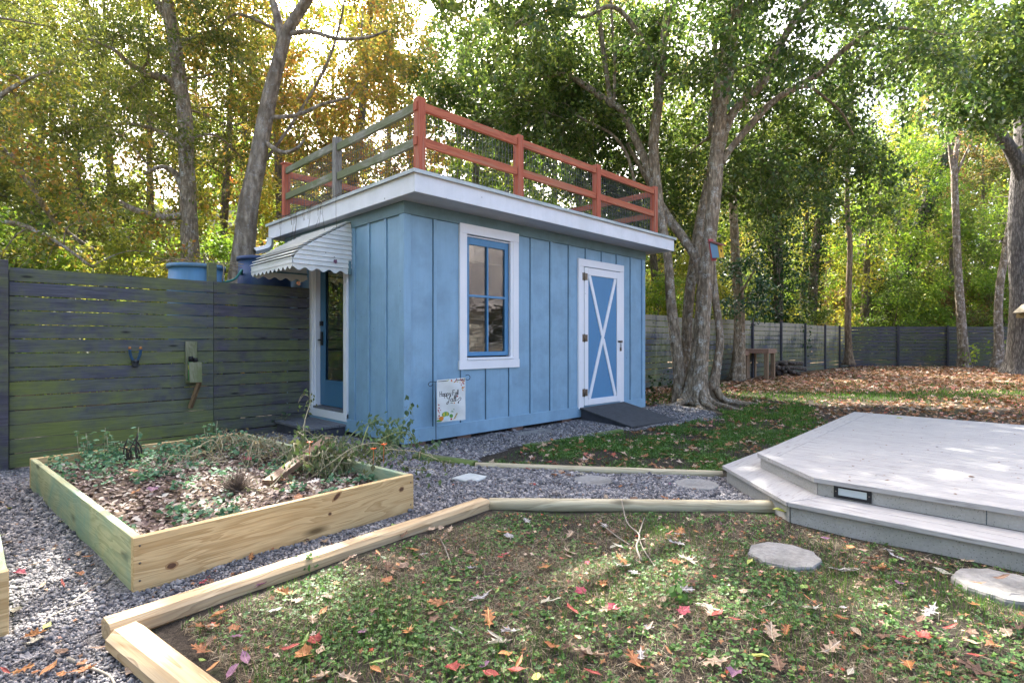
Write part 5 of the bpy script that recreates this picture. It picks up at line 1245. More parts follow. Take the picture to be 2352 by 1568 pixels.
ivy_tree('broad dark ivy column hung with bare vines behind the fence corner', [(1985, 800, 30, 18), (1984, 700, 30, 18), (1980, 620, 30, 16), (1990, 520, 30, 14), (1996, 400, 30, 10), (2000, 280, 30, 6)], 23, .42, [(1900, 2090, 180, 400, 28.5, 32, 14)])
ivy_tree('dark holly like column draped in ivy beside the slender grey trunk', [(1790, 800, 22, 9), (1788, 680, 22, 10), (1785, 560, 22, 11), (1782, 440, 22, 9), (1780, 330, 22, 6)], 24, 1.0, [(1740, 1840, 260, 420, 21, 23.5, 8)], 560)

# woods: a few kinds of tree, copied
def kind_tree(seed, h, crown_r, z0, ncl, size, nlf, leafmat, bark, loc, label, name, r0=.16, wide=1.0, tl=.8, own=False):
    rng = np.random.default_rng(seed); e = empty(name, loc, None, None); m = MB(); nodes = []
    bend = rng.normal(0, .35, 2); tr = [(loc[0], loc[1], -.1, r0*1.3), (loc[0]+bend[0]*.3, loc[1]+bend[1]*.3, h*.3, r0), (loc[0]+bend[0], loc[1]+bend[1], h*.6, r0*.65), (loc[0]+bend[0]*1.4, loc[1]+bend[1]*1.4, h*.95, r0*.2)]
    nodes = [p for p in add_stem(m, tr, 8, False, 5, seed) if p[2] > z0*.7]
    cl = []
    while len(cl) < ncl:
        z = rng.uniform(z0, h*1.02); t = (z-z0)/(h-z0); rad = crown_r*math.sqrt(max(.05, math.sin(math.pi*min(1, .12+.85*t))))
        a = rng.uniform(0, 2*np.pi); r_ = rad*math.sqrt(rng.uniform(.05, 1)); cl.append((loc[0]+bend[0]*t+r_*math.cos(a), loc[1]+bend[1]*t+r_*math.sin(a), z))
    pos, ax = twigs_leaves(m, nodes, np.array(cl), rng, 5, nlf, tl, size, rbr=.03)
    m.build('trunk', bark, e); crown_obj('crown', pos, ax, rng, size, leafmat, e, wide, e.location, carve_it=own)
    return e
PROTO = {}
def wood(kind, px, d, sc, label, rot=0.0, mat=None):
    x, y, _ = WP(px, 784, d)
    own = (kind in ('broad', 'tall', 'autumn') and 480 < px < 1780 and d < 40 or kind == 'young' and 1480 < px < 1720) and kind in PROTO
    if kind not in PROTO or own:
        spec = {'broad': (41, 14, 3.9, 2.2, 110, .16, 34, L_MID, BARK_FAR, 'broadleaf_tree'), 'tall': (42, 17, 3.1, 3.0, 100, .16, 32, L_OAK, BARK_FAR, 'tall_tree'),
                'young': (43, 8, 2.4, 1.0, 66, .13, 34, L_LIME, BARK_FAR, 'young_tree'), 'autumn': (44, 14.5, 3.4, 2.5, 100, .16, 30, L_MAPLE, BARK_FAR, 'autumn_tree'),
                'shrub': (45, 3.6, 1.5, .5, 50, .10, 34, L_MID, BARK_FAR, 'shrub')}[kind]
        if own:
            z_ = sc*(1+.06*math.sin(px)); o = kind_tree(int(px), spec[1]*z_, spec[2]*sc, spec[3]*z_, spec[4], spec[5]*sc, spec[6], mat or spec[7], spec[8], (x, y, 0), None, spec[9], r0=.17, own=True)
            return tag(o, label, 'tree', 'woodland trees beyond the fences')
        e = kind_tree(*spec[:9], (0, 0, 0), None, spec[9], r0=.05 if kind == 'shrub' else .17, tl=.5 if kind == 'shrub' else .8); PROTO[kind] = e; o = e
    else: o = copy_tree(PROTO[kind])
    o.location = (x, y, 0); o.rotation_euler = (0, 0, rot); o.scale = (sc, sc, sc*(1+.06*math.sin(px)))
    cat = 'shrub' if kind == 'shrub' else 'tree'
    tag(o, label, cat, 'shrubs beyond the fences' if kind == 'shrub' else 'woodland trees beyond the fences')
    if mat:
        for ch in o.children:
            if ch.name.startswith('crown'): ch.material_slots[0].link = 'OBJECT'; ch.material_slots[0].material = mat
    return o
wood('broad', -70, 15, 1.0, 'broad olive tree beyond the outermost board of the mossy fence', .3)
wood('tall', 70, 20, 1.0, 'tall thin leaved tree before the tan house roof', 1.1)
wood('autumn', 200, 17, .8, 'olive tinged tree between the grey house roof and the fence', 2.0, L_OAK)
wood('tall', 350, 22, .95, 'tall tree rising behind the straight grey trunk', 2.9)
wood('autumn', 500, 19, .9, 'yellow orange tree between the straight and the leaning trunks', .7)
wood('broad', 655, 18, .95, 'broad yellowing tree behind the white fascia end', 1.7, L_YELLOW)
wood('autumn', 780, 17, 1.05, 'bright orange tree behind the grey railing post', 3.3)
wood('tall', 880, 24, 1.0, 'tall rusty tree behind the corner railing post', 4.0, L_RUST)
wood('tall', 960, 25, 1.0, 'broad green tree seen through the railing wire by the corner post', 5.1)
wood('broad', 1090, 19, .80, 'broad mid green tree above the red top rail', .9, L_EVER)
wood('young', 1210, 17, 1.2, 'low lime tree behind the second red railing post', 1.9)
wood('broad', 1330, 21, .85, 'dark broad tree behind the third red railing post', 2.2, L_EVER)
wood('autumn', 1440, 26, 1.1, 'pale orange tree behind the end of the roof railing', 3.1)
wood('young', 1520, 20, .95, 'yellow young tree between the shed and the grey trunks', 4.4, L_YELLOW)
wood('broad', 1600, 23, .72, 'olive tree directly behind the big multi-stemmed trunks', 5.5)
wood('young', 1690, 25, 1.0, 'lime young tree behind the slender grey trunk', .2)
wood('tall', 1750, 28, .72, 'tall olive tree beyond the side fence and tables', 1.2)
wood('young', 1845, 28, 1.3, 'bright yellow young tree beyond the log heap', 2.6, L_YELLOW)
wood('broad', 1905, 34, 1.05, 'green tree beyond the fence between the two ivy trunks', 3.9)
wood('young', 1985, 27.5, 1.15, 'sunlit lime young tree just beyond the fence corner', 4.8)
wood('young', 2075, 28.5, 1.35, 'large lime green young tree before the leaning ivy trunk', 5.9)
wood('autumn', 2010, 36, 1.15, 'yellow tree high behind the fence corner trunk', .4, L_YELLOW)
wood('broad', 2130, 35, 1.1, 'dense green tree beyond the middle of the rear fence', 1.5)
wood('young', 2180, 29, 1.05, 'low green young tree just behind the forked pale trunk', 2.4, L_MID)
wood('broad', 2260, 32, 1.0, 'rusty olive tree between the two pale trunks', 3.5, L_RUST)
wood('young', 2290, 28.5, 1.0, 'lime bush like tree behind the crooked pale trunk', 4.1)
wood('autumn', 2350, 33, 1.05, 'yellow orange tree behind the massive rough trunk', 5.0)
wood('broad', 2440, 30, 1.0, 'olive tree beyond the end of the rear fence', .1)
wood('tall', 2140, 45, 1.1, 'very tall thin tree far behind the leaning ivy trunk', 2.1)
wood('tall', 1820, 40, 1.15, 'very tall tree far behind the ivy clad log pile trunk', 3.0)
wood('tall', 1270, 27, 1.05, 'very tall tree far behind the red roof railing', 4.2)
wood('tall', -180, 16, .9, 'tall leafy tree past the outer end of the mossy fence', 2.2)
for px, d, sc, lab, mt in ((20, 9.6, .80, 'yellow green shrub above the outer end of the mossy fence', L_LIME), (150, 10.2, .85, 'olive shrub above the fence in front of the tan house', L_OAK), (260, 9.4, .72, 'yellow shrub topping the fence beside the faded barrel', L_YELLOW), (345, 10.8, .8, 'green shrub before the straight grey trunk', L_LIME),
                       (505, 11.5, .85, 'lime shrub between the two trunks behind the barrels', L_LIME), (690, 12.6, 1.0, 'orange speckled shrub under the roof end', L_MAPLE), (1500, 15.5, .9, 'lime shrub topping the fence beside the shed end', L_LIME), (1565, 16.5, 1.0, 'yellow green shrub behind the grey trunks', L_YELLOW),
                       (1665, 18, 1.1, 'green shrub over the fence behind the tables', L_MID), (1745, 20.5, 1.1, 'yellow tipped shrub over the fence by the ivy column', L_YELLOW), (1830, 23.5, 1.15, 'olive shrub over the fence beyond the log heap', L_MID), (1900, 26, 1.1, 'dull green shrub over the last side fence panel', L_RUST),
                       (2040, 27, 1.15, 'green shrub over the first rear fence panel', L_MID), (2120, 27.3, 1.1, 'lime shrub over the middle rear fence panel', L_LIME), (2235, 27, 1.15, 'rusty shrub behind the two pale trunks', L_RUST), (2320, 26.5, 1.2, 'lime shrub beside the massive trunk', L_LIME)):
    if 1480 < px < 1950: d = 9.35/(S5*(1-(px-1176)/FP))
    wood('shrub', px, d, sc, lab, px*.37, mt)
wood('tall', 1040, 27, 1.08, 'very tall olive tree behind the corner post wire', 5.2, L_LIME)
wood('tall', 1160, 26, 1.0, 'tall pale green tree rising between two red railing posts', .8, L_MID)
wood('tall', 1370, 27, 1.05, 'tall olive tree rising behind the far railing corner', 2.6)
wood('tall', 1520, 30, 1.1, 'tall yellowing tree behind the curved grey limb', 3.6, L_LIME)
wood('tall', 590, 24, 1.05, 'tall pale green tree behind the leaning scarred trunk', 1.4, L_LIME)
wood('tall', 740, 25, 1.05, 'tall olive yellow tree behind the weathered grey rails', 2.4)
wood('tall', 270, 24, 1.1, 'tall olive tree between the pale roof and the straight grey trunk', 3.8)
wood('tall', 430, 25, 1.12, 'tall yellow green tree directly behind the straight grey trunk', 1.9, L_LIME)
wood('tall', 130, 24, 1.1, 'tall olive tree over the middle of the mossy fence', 5.6)
wood('tall', -40, 23, 1.1, 'tall olive tree high over the outer end of the mossy fence', .6)
o = wood('shrub', 700, 13, 1.0, 'lime shrub seen through the glazed end door', .5, L_LIME); o.location = (5.6, 11.6, 0)
# trees behind the camera and outside the frame, mirrored in the glass; two dense ones added to shade the shed
for (x, y, k, sc, lab, mt) in ((-5.5, 3.5, 'broad', .8, 'green tree by the yard corner mirrored in the glazed end door', L_MID), (-7.5, 9.0, 'young', 1.1, 'lime tree mirrored low in the glazed end door', L_LIME), (-4.2, 6.3, 'shrub', 1.0, 'shrub mirrored at the foot of the glazed end door', L_LIME),
                         (21.0, -16.0, 'tall', 1.1, 'dark tree mirrored at the top of the shed window', L_EVER), (-8.0, -1.5, 'broad', 1.0, 'dense unseen tree added to shade the shed end wall', L_EVER), (-7.0, -7.5, 'broad', 1.05, 'second dense unseen tree added to shade the shed end wall', L_EVER), (12.5, -17.5, 'broad', 1.1, 'tree over the house roof mirrored in the shed window', L_OAK)):
    o = wood(k, 1176, 20, sc, lab, x, mt); o.location = (x, y, 0)
# distant woods: one mass
rng = np.random.default_rng(77); n = 60000
a = np.radians(45)+rng.uniform(-1.25, 1.25, n); r_ = rng.uniform(50, 72, n); top = 17+5*np.sin(a*17)+2*np.sin(a*41+1)
z = top*rng.random(n)**.8; pos = np.stack([r_*np.cos(a), r_*np.sin(a), z], 1)
o = crown_obj('distant_woods', pos, rng.normal(0, 1, (n, 3)), rng, .95, m_leaf('far mixed leaves', [(0, (.04, .07, .02)), (.4, (.10, .13, .03)), (.7, (.22, .20, .05)), (1, (.36, .20, .07))], .4), None, 1.3, carve_it=False)
tag(o, 'mixed autumn woodland far beyond the fences', 'woods', kind='stuff')
# ------------------------------------------------------------------ small growth and litter on the ground
def solid(x, y):
    """places where nothing loose can lie on the ground: beds, shed, deck, ramp"""
    s_ = ((x > BX0-.02) & (x < BX1+.02) & (y > BY0-.02) & (y < BY1+.02)) | ((x > -1.62) & (x < .155) & (y > 2.91) & (y < 5.62)) | ((x > X0-.02) & (x < X1+.03) & (y > Y0-.01) & (y < Y1))
    s_ |= ((x > 3.68) & (y < 1.25) & (x < 8.1)) | ((x > 4.4) & (y < 2.03) & (x < 8.1)) | ((x > 3.68) & (x <= 4.42) & (y < 1.25+(x-3.70)*1.02)) | ((x > 6.25) & (x < 7.5) & (y > 3.95) & (y < 5)) | ((x > 2.86) & (x < 3.4) & (y > 6.2) & (y < 7.2))
    for cx_, cy_, cr in ((3.68, 2.74, .16), (4.12, 2.05, .17), (3.12, 1.06, .185), (3.42, .19, .2), (2.99, 3.47, .14)): s_ |= np.hypot(x-cx_, y-cy_) < cr
    for (a, b_) in (((.40, 2.665), (2.56, 2.83)), ((.445, 2.545), (.74, .7)), ((2.58, 2.80), (3.93, 1.36)), ((3.33, 3.80), (4.60, 2.06))):
        ax_, ay_ = a; dx, dy = b_[0]-ax_, b_[1]-ay_; L2 = dx*dx+dy*dy; t = np.clip(((x-ax_)*dx+(y-ay_)*dy)/L2, 0, 1)
        s_ |= np.hypot(x-ax_-t*dx, y-ay_-t*dy) < .062
    return s_
def nz(x, y, k=1.0, ph=0.0):
    return .5+.25*np.sin(2.1*k*x+1.3*k*y+ph)*np.sin(1.1*k*y-.7*k*x+2*ph)+.25*np.sin(4.3*k*x-3.1*k*y+3*ph)*np.sin(3.7*k*y+2.2*k*x+ph)
rng = np.random.default_rng(5)
# gravel stones
def gdens(x, y):
    r = np.hypot(x, y); return np.clip(1.15*(2.6/np.maximum(r, 2.0))**1.35, .12, 1)*(~solid(x, y))
GR2 = [(-.6, 7.1), (3.3, 7.1), (3.5, 4.98), (8.3, 4.98), (9.1, 5.2)]+GRAVEL_POLY[5:-1]+[(-.6, .9)]
q = pts_in(GR2, 90000, gdens, rng); N = len(q)
CUBE = np.array([(-.5,-.42,-.4),(.46,-.5,-.34),(.5,.4,-.4),(-.42,.5,-.36),(-.38,-.34,.36),(.36,-.4,.42),(.42,.3,.34),(-.3,.4,.4)])
CF = [(3,2,1,0),(4,5,6,7),(0,1,5,4),(1,2,6,5),(2,3,7,6),(3,0,4,7)]
r = np.hypot(q[:,0], q[:,1]); s_ = rng.lognormal(math.log(.0098), .34, N)*np.clip(r/3.0, .9, 1.7)
pos = np.stack([q[:,0], q[:,1], hgt(q[:,0], q[:,1])+.006+s_*.18], 1)
def m_pebble():
    t = NT('grey gravel stones'); f = t.rnd(); n = t.noise(t.obj(), 90.0, 3)
    c = t.ramp(f, [(0, (.06, .057, .062)), (.25, (.11, .106, .112)), (.5, (.18, .173, .178)), (.7, (.245, .235, .237)), (.85, (.30, .27, .25)), (1, (.46, .42, .39))])
    return t.done(t.pbr(t.mix(t.math('MULTIPLY', n, .35), c, (.12, .11, .11)), .75, None, .3))
tag(scatter('gravel', CUBE, CF, pos, rot_rand(N, .9, rng), np.stack([s_*1.15, s_*.9, s_*.7], 1), rng.random(N), m_pebble()), 'loose grey gravel of the path round the raised bed and shed', 'gravel', kind='stuff')
# lawn: bare soil with straw, clover and thin grass
LAWN = [(.5, 2.55), (2.55, 2.72), (3.85, 1.3), (3.74, 1.2), (3.74, -1.5), (.4, -1.0), (.66, .75)]
LAWN_W = [(.62, 2.52), (2.52, 2.68), (3.82, 1.28), (3.72, 1.15), (3.72, -.6), (1.6, -.3), (.72, .75)]
def ldens(x, y): return (~solid(x, y))*np.clip((2.4/np.maximum(np.hypot(x, y), 1.2))**.9, .3, 1)
STRAW = ([(-.012, -.5, 0), (.012, -.5, 0), (.016, 0, .10), (.006, .5, .0), (-.006, .5, 0), (-.014, 0, .10)], [(0, 1, 2, 5), (5, 2, 3, 4)])
q = pts_in(LAWN_W, 85000, lambda x, y: ldens(x, y)*np.clip(nz(x, y, 1.3, 2)*1.5-.2, .12, 1), rng); N = len(q)
pos = np.stack([q[:,0], q[:,1], hgt(q[:,0], q[:,1])+.006], 1)
M_STRAW = m_leaf('dead grass straw', [(0, (.06, .04, .03)), (.4, (.17, .13, .085)), (.8, (.33, .27, .18)), (1, (.52, .46, .34))], .2, .8, .1)
s_ = rng.uniform(.022, .06, N)
tag(scatter('dead_grass', *STRAW, pos, rot_rand(N, .55, rng), np.stack([s_*1.0, s_, s_], 1), rng.random(N), M_STRAW), 'dry straw of dead grass matted over the thin lawn soil', 'dead grass', kind='stuff')
hexa = [(.5*math.cos(a), .5*math.sin(a), .04*math.cos(2*a)) for a in np.linspace(0, 2*math.pi, 7)[:-1]]
def clover_t():
    v = []; f = []
    for k in range(3):
        a = 2*math.pi*k/3; b0 = len(v); v += [(.46*math.cos(a)+x*.82*math.cos(a)-y*.8*math.sin(a), .46*math.sin(a)+x*.82*math.sin(a)+y*.8*math.cos(a), .12+z+.1*x) for x, y, z in hexa]; f.append(tuple(range(b0, b0+6)))
    return v, f
CLO = clover_t()
M_CLOVER = m_leaf('small clover leaves', [(0, (.035, .09, .025)), (.5, (.075, .17, .04)), (.85, (.14, .25, .06)), (1, (.26, .30, .10))], .3, .5, .3)
q = pts_in(LAWN_W, 13000, lambda x, y: ldens(x, y)*np.clip((nz(x, y, 1.9, 1)*nz(x, y, .7, 4)*3.4-.62), .06, 1), rng); N = len(q); s_ = rng.uniform(.006, .0135, N)
pos = np.stack([q[:,0], q[:,1], hgt(q[:,0], q[:,1])+rng.uniform(.004, .024, N)], 1)
tag(scatter('clover', *CLO, pos, rot_rand(N, .5, rng), s_, rng.random(N), M_CLOVER), 'patchy low clover growing in the thin lawn', 'clover', kind='stuff')
q = pts_in(LAWN_W, 800, lambda x, y: ldens(x, y)*np.clip(nz(x, y, 1.4, 1)*2-.7, .03, 1), rng)                    # larger seedlings in rosettes
c_ = np.repeat(q, 7, 0); N = len(c_); a = rng.uniform(0, 6.28, N); d = rng.uniform(.004, .02, N)
pos = np.stack([c_[:,0]+d*np.cos(a), c_[:,1]+d*np.sin(a), hgt(c_[:,0], c_[:,1])+rng.uniform(.008, .03, N)], 1)
ax = np.stack([np.cos(a), np.sin(a), rng.normal(.1, .3, N)], 1)
tag(crown_obj('seedlings', pos, ax, rng, .017, M_CLOVER, None, 1.5, tmpl=LEAF_T, carve_it=False), 'scattered low green seedlings in the thin lawn', 'seedlings', kind='stuff')
BLADE = ([(-.03, 0, 0), (.03, 0, 0), (.025, .05, .55), (0, .28, 1.0), (-.025, .05, .55)], [(0, 1, 2, 4), (4, 2, 3)])
M_GRASS = m_leaf('grass blades', [(0, (.035, .085, .015)), (.5, (.07, .16, .025)), (.85, (.13, .24, .04)), (1, (.24, .28, .08))], .35, .5, .25)
GRASS1 = [(3.45, 3.78), (4.62, 2.12), (5.2, 2.1), (8.5, 2.3), (11.5, 3.5), (9.2, 4.3), (8.3, 3.65), (6.9, 3.72), (6.0, 3.95), (4.4, 4.12)]
def g1d(x, y): return (~solid(x, y))*np.clip(nz(x, y, 1.3, .5)*3.4-1.15, .05, 1)*np.clip((5.4/np.hypot(x, y))**2, .12, 1)
parts = [pts_in(GRASS1, 21000, g1d, rng), pts_in(LAWN_W, 15000, lambda x, y: ldens(x, y)*np.clip(nz(x, y, 1.1, 3)*2-.7, .12, 1), rng)]
YARD = [(8.2, 2.4), (8.3, -9), (38, -9), (31, 4), (28.2, 6.6), (8.5, 7.1), (8.5, 5.4), (11.6, 3.4)]
def stripe(x, y):
    d = S5*(x+y); l = S5*(x-y); return np.exp(-((d-10.9-.12*l)/1.1)**2)+.8*np.exp(-((d-13.6-.1*l)/.6)**2)*(nz(x, y, .4, 2))
parts.append(pts_in(YARD, 16000, lambda x, y: np.clip(stripe(x, y)*.9+.35*np.clip(nz(x, y, .5, 1)*2-1, 0, 1), .02, 1)*np.clip(10/np.hypot(x, y), .1, 1), rng))
q = np.concatenate(parts); N = len(q); r = np.hypot(q[:,0], q[:,1]); h_ = rng.uniform(.022, .06, N)*np.where(r > 8, 1.25, 1.0)
wd = np.where(r > 8, .09, .055)*np.clip(r/5, .6, 3)
pos = np.stack([q[:,0], q[:,1], hgt(q[:,0], q[:,1])-.002], 1)
tag(scatter('grass', *BLADE, pos, rot_rand(N, .3, rng), np.stack([wd, h_, h_], 1), np.clip(rng.random(N)*.8+.2*nz(q[:,0], q[:,1], .6, 1), 0, 1), M_GRASS), 'short green grass between the path and the deck and in the back yard', 'grass', kind='stuff')
q = pts_in(GRASS1, 9000, lambda x, y: g1d(x, y)*.8, rng); N = len(q); s_ = rng.uniform(.009, .018, N)
pos = np.stack([q[:,0], q[:,1], hgt(q[:,0], q[:,1])+rng.uniform(.006, .03, N)], 1)
tag(scatter('low_weeds', *CLO, pos, rot_rand(N, .5, rng), s_, rng.random(N), M_CLOVER), 'bright low weeds among the grass behind the round log timber', 'weeds', kind='stuff')
# leaf litter (the small and far leaves, uncountable)
def star(n, deep, tip=1.0):
    out = []
    for k in range(2*n):
        a = math.pi*k/n; r_ = (.5 if k % 2 == 0 else .5*deep)*(1 if k not in (n,) else tip); out.append((r_*math.cos(a)*.85, r_*math.sin(a), .10*math.cos(2*a)*(.5+r_)))
    return out, [tuple(range(2*n))]
LIT = star(5, .42)
M_LITTER = m_leaf('fallen leaf litter', [(0, (.10, .05, .03)), (.25, (.24, .11, .05)), (.45, (.36, .17, .08)), (.65, (.42, .28, .18)), (.85, (.52, .41, .32)), (1, (.45, .07, .04))], .2, .65, .25)
def yd(x, y):
    r = np.hypot(x, y); return (~solid(x, y))*np.clip((.4+.9*nz(x, y, .5, 2))-.85*np.clip(stripe(x, y), 0, 1), .04, 1)*np.clip(12/r, .2, 1)*np.clip((r-7.5)/3, .06, 1)
parts = [pts_in(YARD, 21000, yd, rng), pts_in(GRASS1, 800, lambda x, y: ~solid(x, y), rng), pts_in([(8.3, 5.3), (11, 3.6), (12.5, 6.9), (8.5, 7.2)], 900, lambda x, y: ~solid(x, y), rng)]
q = np.concatenate(parts); N = len(q); r = np.hypot(q[:,0], q[:,1]); s_ = rng.uniform(.055, .13, N)*np.clip(r/12, .8, 1.5)
pos = np.stack([q[:,0], q[:,1], hgt(q[:,0], q[:,1])+rng.uniform(.008, .035, N)], 1)
tag(scatter('leaf_litter', *LIT, pos, rot_rand(N, .55, rng), s_, rng.random(N), M_LITTER), 'carpet of tan brown and orange fallen leaves over the back yard', 'leaf litter', kind='stuff')
q = pts_in(LAWN_W, 2400, lambda x, y: ~solid(x, y), rng); q = np.concatenate([q, pts_in(GR2, 900, lambda x, y: (~solid(x, y))*np.clip(nz(x, y, .8, 1)*1.6-.4, .1, 1), rng)]); N = len(q); s_ = rng.uniform(.012, .035, N)
pos = np.stack([q[:,0], q[:,1], hgt(q[:,0], q[:,1])+rng.uniform(.012, .022, N)], 1)
tag(scatter('leaf_crumbs', *LIT, pos, rot_rand(N, .5, rng), np.stack([s_*1.1, s_, s_], 1), rng.random(N)**1.6, M_LITTER), 'small dry leaf crumbs strewn on gravel and soil', 'leaf crumbs', kind='stuff')
# specks on the deck
q = np.stack([rng.uniform(4.05, 8.0, 800), rng.uniform(-3, 1.6, 800)], 1); q = q[q[:,1] < 1.0+.35*np.clip((q[:,0]-4)*1.6, 0, 1.8)]; N = len(q); s_ = rng.lognormal(math.log(.009), .45, N)
tag(scatter('deck_litter', *LEAF_T, np.stack([q[:,0], q[:,1], np.full(N, ZU+.003)], 1), rot_rand(N, .25, rng), np.stack([s_*1.6, s_, s_], 1), rng.random(N)*.15, M_LITTER), 'dark dry leaf specks on the deck boards', 'litter', kind='stuff')
# raised bed: bark mulch and weeds
q = rng.uniform((BX0+.05, BY0+.05), (BX1-.05, BY1-.05), (6500, 2)); q = brot(q); N = len(q); s_ = rng.uniform(.018, .05, N)
pos = np.stack([q[:,0], q[:,1], bedz(q[:,0], q[:,1])+rng.uniform(.004, .022, N)], 1)
M_MULCH = m_leaf('bark mulch and dead leaves', [(0, (.05, .03, .028)), (.35, (.12, .075, .065)), (.6, (.23, .16, .13)), (.85, (.38, .30, .24)), (1, (.52, .46, .38))], .08, .7, .3)
tag(scatter('mulch', *LEAF_T, pos, rot_rand(N, .6, rng), np.stack([s_*1.25, s_*1.1, s_], 1), rng.random(N), M_MULCH), 'purple brown bark mulch and dead leaves filling the raised bed', 'mulch', kind='stuff')
M_MINT = m_leaf('blue green weed leaves', [(0, (.05, .12, .07)), (.5, (.10, .22, .12)), (.85, (.17, .30, .16)), (1, (.32, .38, .18))], .3, .6, .25)
def mdens(x, y): return np.clip(np.clip((y-4.85)/.6, 0, 1)*np.clip(nz(x, y, 1.6, 2)*1.7, .15, 1)+np.clip(nz(x, y, 2.0, 1)*2.3-1.05, 0, 1)*.75+np.clip((x-1.5)/.5, 0, 1)*.35, .03, 1)
q = pts_in([(BX0+.06, BY0+.06), (BX1-.06, BY0+.06), (BX1-.06, BY1-.06), (BX0+.06, BY1-.06)], 260, mdens, rng); q = brot(q)
c_ = np.repeat(q, 14, 0); N = len(c_); tall = np.where(c_[:,1] > 4.9, 1.0, .5)*rng.uniform(.5, 1.2, N); a = rng.uniform(0, 6.28, N); hh = rng.random(N)
d = (.05*(1-hh)+.015)*rng.uniform(.5, 1.3, N)
pos = np.stack([c_[:,0]+d*np.cos(a), c_[:,1]+d*np.sin(a), bedz(c_[:,0], c_[:,1])+.012+hh*.10*tall], 1)
tag(crown_obj('bed_weeds', pos, np.stack([np.cos(a), np.sin(a), rng.normal(.05, .3, N)], 1), rng, .030, M_MINT, None, 1.6, tmpl=LEAF_T, carve_it=False), 'blue green nettle like weeds spreading over the mulch of the raised bed', 'weeds', kind='stuff')
# upright weeds, dead stalks, the dry bush
DRY = m_plain('dry grey brown stem', (.17, .13, .10), .9, .35); DRYDK = m_plain('blackened dead stalk', (.045, .035, .03), .9, .3); VINE = m_plain('straw coloured wilted stem', (.36, .31, .19), .8, .3)
rr = random.Random(21)
for (x, y), lab in (((.70, 5.52), 'tall mint like weed at the fence corner of the raised bed'), ((.86, 5.40), 'bushy mint like weed behind the dead black stalk'), ((1.02, 5.50), 'leggy mint like weed before the rear bed board'), ((1.62, 5.45), 'low mint like weed near the rear end of the bed')):
    e = empty('weed', (x, y, bedz(x, y)), lab, 'weed', 'upright weeds in the raised bed'); m = MB(); P_ = []; A_ = []
    for k in range(5):
        h_ = rr.uniform(.12, .28); bx_, by_ = x+rr.uniform(-.05, .05), y+rr.uniform(-.05, .05); m.tube(smooth_path([(bx_, by_, bedz(bx_, by_)), (bx_+rr.uniform(-.03, .03), by_+rr.uniform(-.03, .03), bedz(x, y)+h_)], 2), .0022, 4)
        for j in range(14):
            a = rr.uniform(0, 6.28); t = j/14; P_.append((bx_+.025*math.cos(a), by_+.025*math.sin(a), bedz(x, y)+h_*(.25+.8*t))); A_.append((math.cos(a), math.sin(a), -.1))
    m.build('stem', VINE, e); crown_obj('leaves', np.array(P_), np.array(A_), rng, .04, M_MINT, e, 1.5, e.location, tmpl=LEAF_T, carve_it=False)
for (x, y), h_, lab in (((.93, 5.22), .20, 'blackened dead stalk standing in the raised bed mulch'), ((1.0, 5.16), .26, 'blackened forked dead stalk next to the mint like weeds')):
    m = MB(); z = bedz(x, y)
    for k in range(4): m.tube(smooth_path([(x, y, z), (x+rr.uniform(-.03, .03), y+rr.uniform(-.03, .03), z+h_*.5), (x+rr.uniform(-.07, .07), y+rr.uniform(-.07, .07), z+h_*rr.uniform(.7, 1.1))], 4), [.008, .007, .007, .006, .006, .005, .005, .004, .003], 5, wob=.3)
    tag(m.build('dead_stalk', DRYDK), lab, 'dead plant', 'dead stalks in the raised bed')
m = MB(); x, y = 1.27, 3.80; z = bedz(x, y)
for k in range(330):
    a, el = rr.uniform(0, 6.28), rr.uniform(.12, 1.45); r_ = rr.uniform(.10, .18); d = Vector((math.cos(a)*math.cos(el), math.sin(a)*math.cos(el), math.sin(el)*.85))
    st_ = Vector((x, y, z))+d*rr.uniform(0, .05); en = Vector((x, y, z))+d*r_; m.tube([st_, (st_+en)/2+Vector((rr.uniform(-.02, .02), rr.uniform(-.02, .02), 0)), en+Vector((rr.uniform(-.02, .02), rr.uniform(-.02, .02), 0))], [.002, .0016, .001], 3, False)
tag(m.build('dry_bush', DRY), 'small round dry brown twiggy bush in the middle of the raised bed', 'dead plant')
# wilted vines over the end of the bed
def vine(label, arcs, leafmat, lsize, nleaf, seed, stemmat, droop=-.8, group=None):
    rr = random.Random(seed); rg = np.random.default_rng(seed); c0 = arcs[0][0]; e = empty('wilted_vine', (c0[0], c0[1], .17), label, 'plant', group); m = MB(); P_ = []; A_ = []
    for ar in arcs:
        sp = smooth_path(ar, 5); m.tube(sp, list(np.linspace(.0055, .002, len(sp))), 5)
        for p in sp[2:]:
            if rr.random() < .45:
                q1 = p+np.array([rr.uniform(-.09, .09), rr.uniform(-.09, .09), rr.uniform(-.14, .03)]); m.tube(smooth_path([p, (p+q1)/2+np.array([0, 0, .03]), q1], 3), [.0025, .0025, .002, .002, .0018, .0015, .0012], 3, False)
                for _ in range(nleaf): P_.append(q1+rg.normal(0, .03, 3)+np.array([0, 0, -.02])); A_.append(rg.normal(0, .5, 3)+np.array([0, 0, droop]))
            for _ in range(nleaf): P_.append(p+rg.normal(0, .035, 3)); A_.append(rg.normal(0, .5, 3)+np.array([0, 0, droop]))
    m.build('stem', stemmat, e)
    if P_: crown_obj('leaves', np.array(P_), np.array(A_), rg, lsize, leafmat, e, 1.3, e.location, tmpl=LEAF_T, carve_it=False)
M_WILT = m_leaf('wilted grey green leaves', [(0, (.06, .06, .035)), (.4, (.14, .15, .08)), (.75, (.12, .20, .07)), (1, (.30, .33, .07))], .3, .7, .15)
M_VGREEN = m_leaf('limp dark green leaves', [(0, (.05, .09, .05)), (.5, (.10, .16, .08)), (.9, (.17, .25, .11)), (1, (.28, .34, .09))], .3, .55, .25)
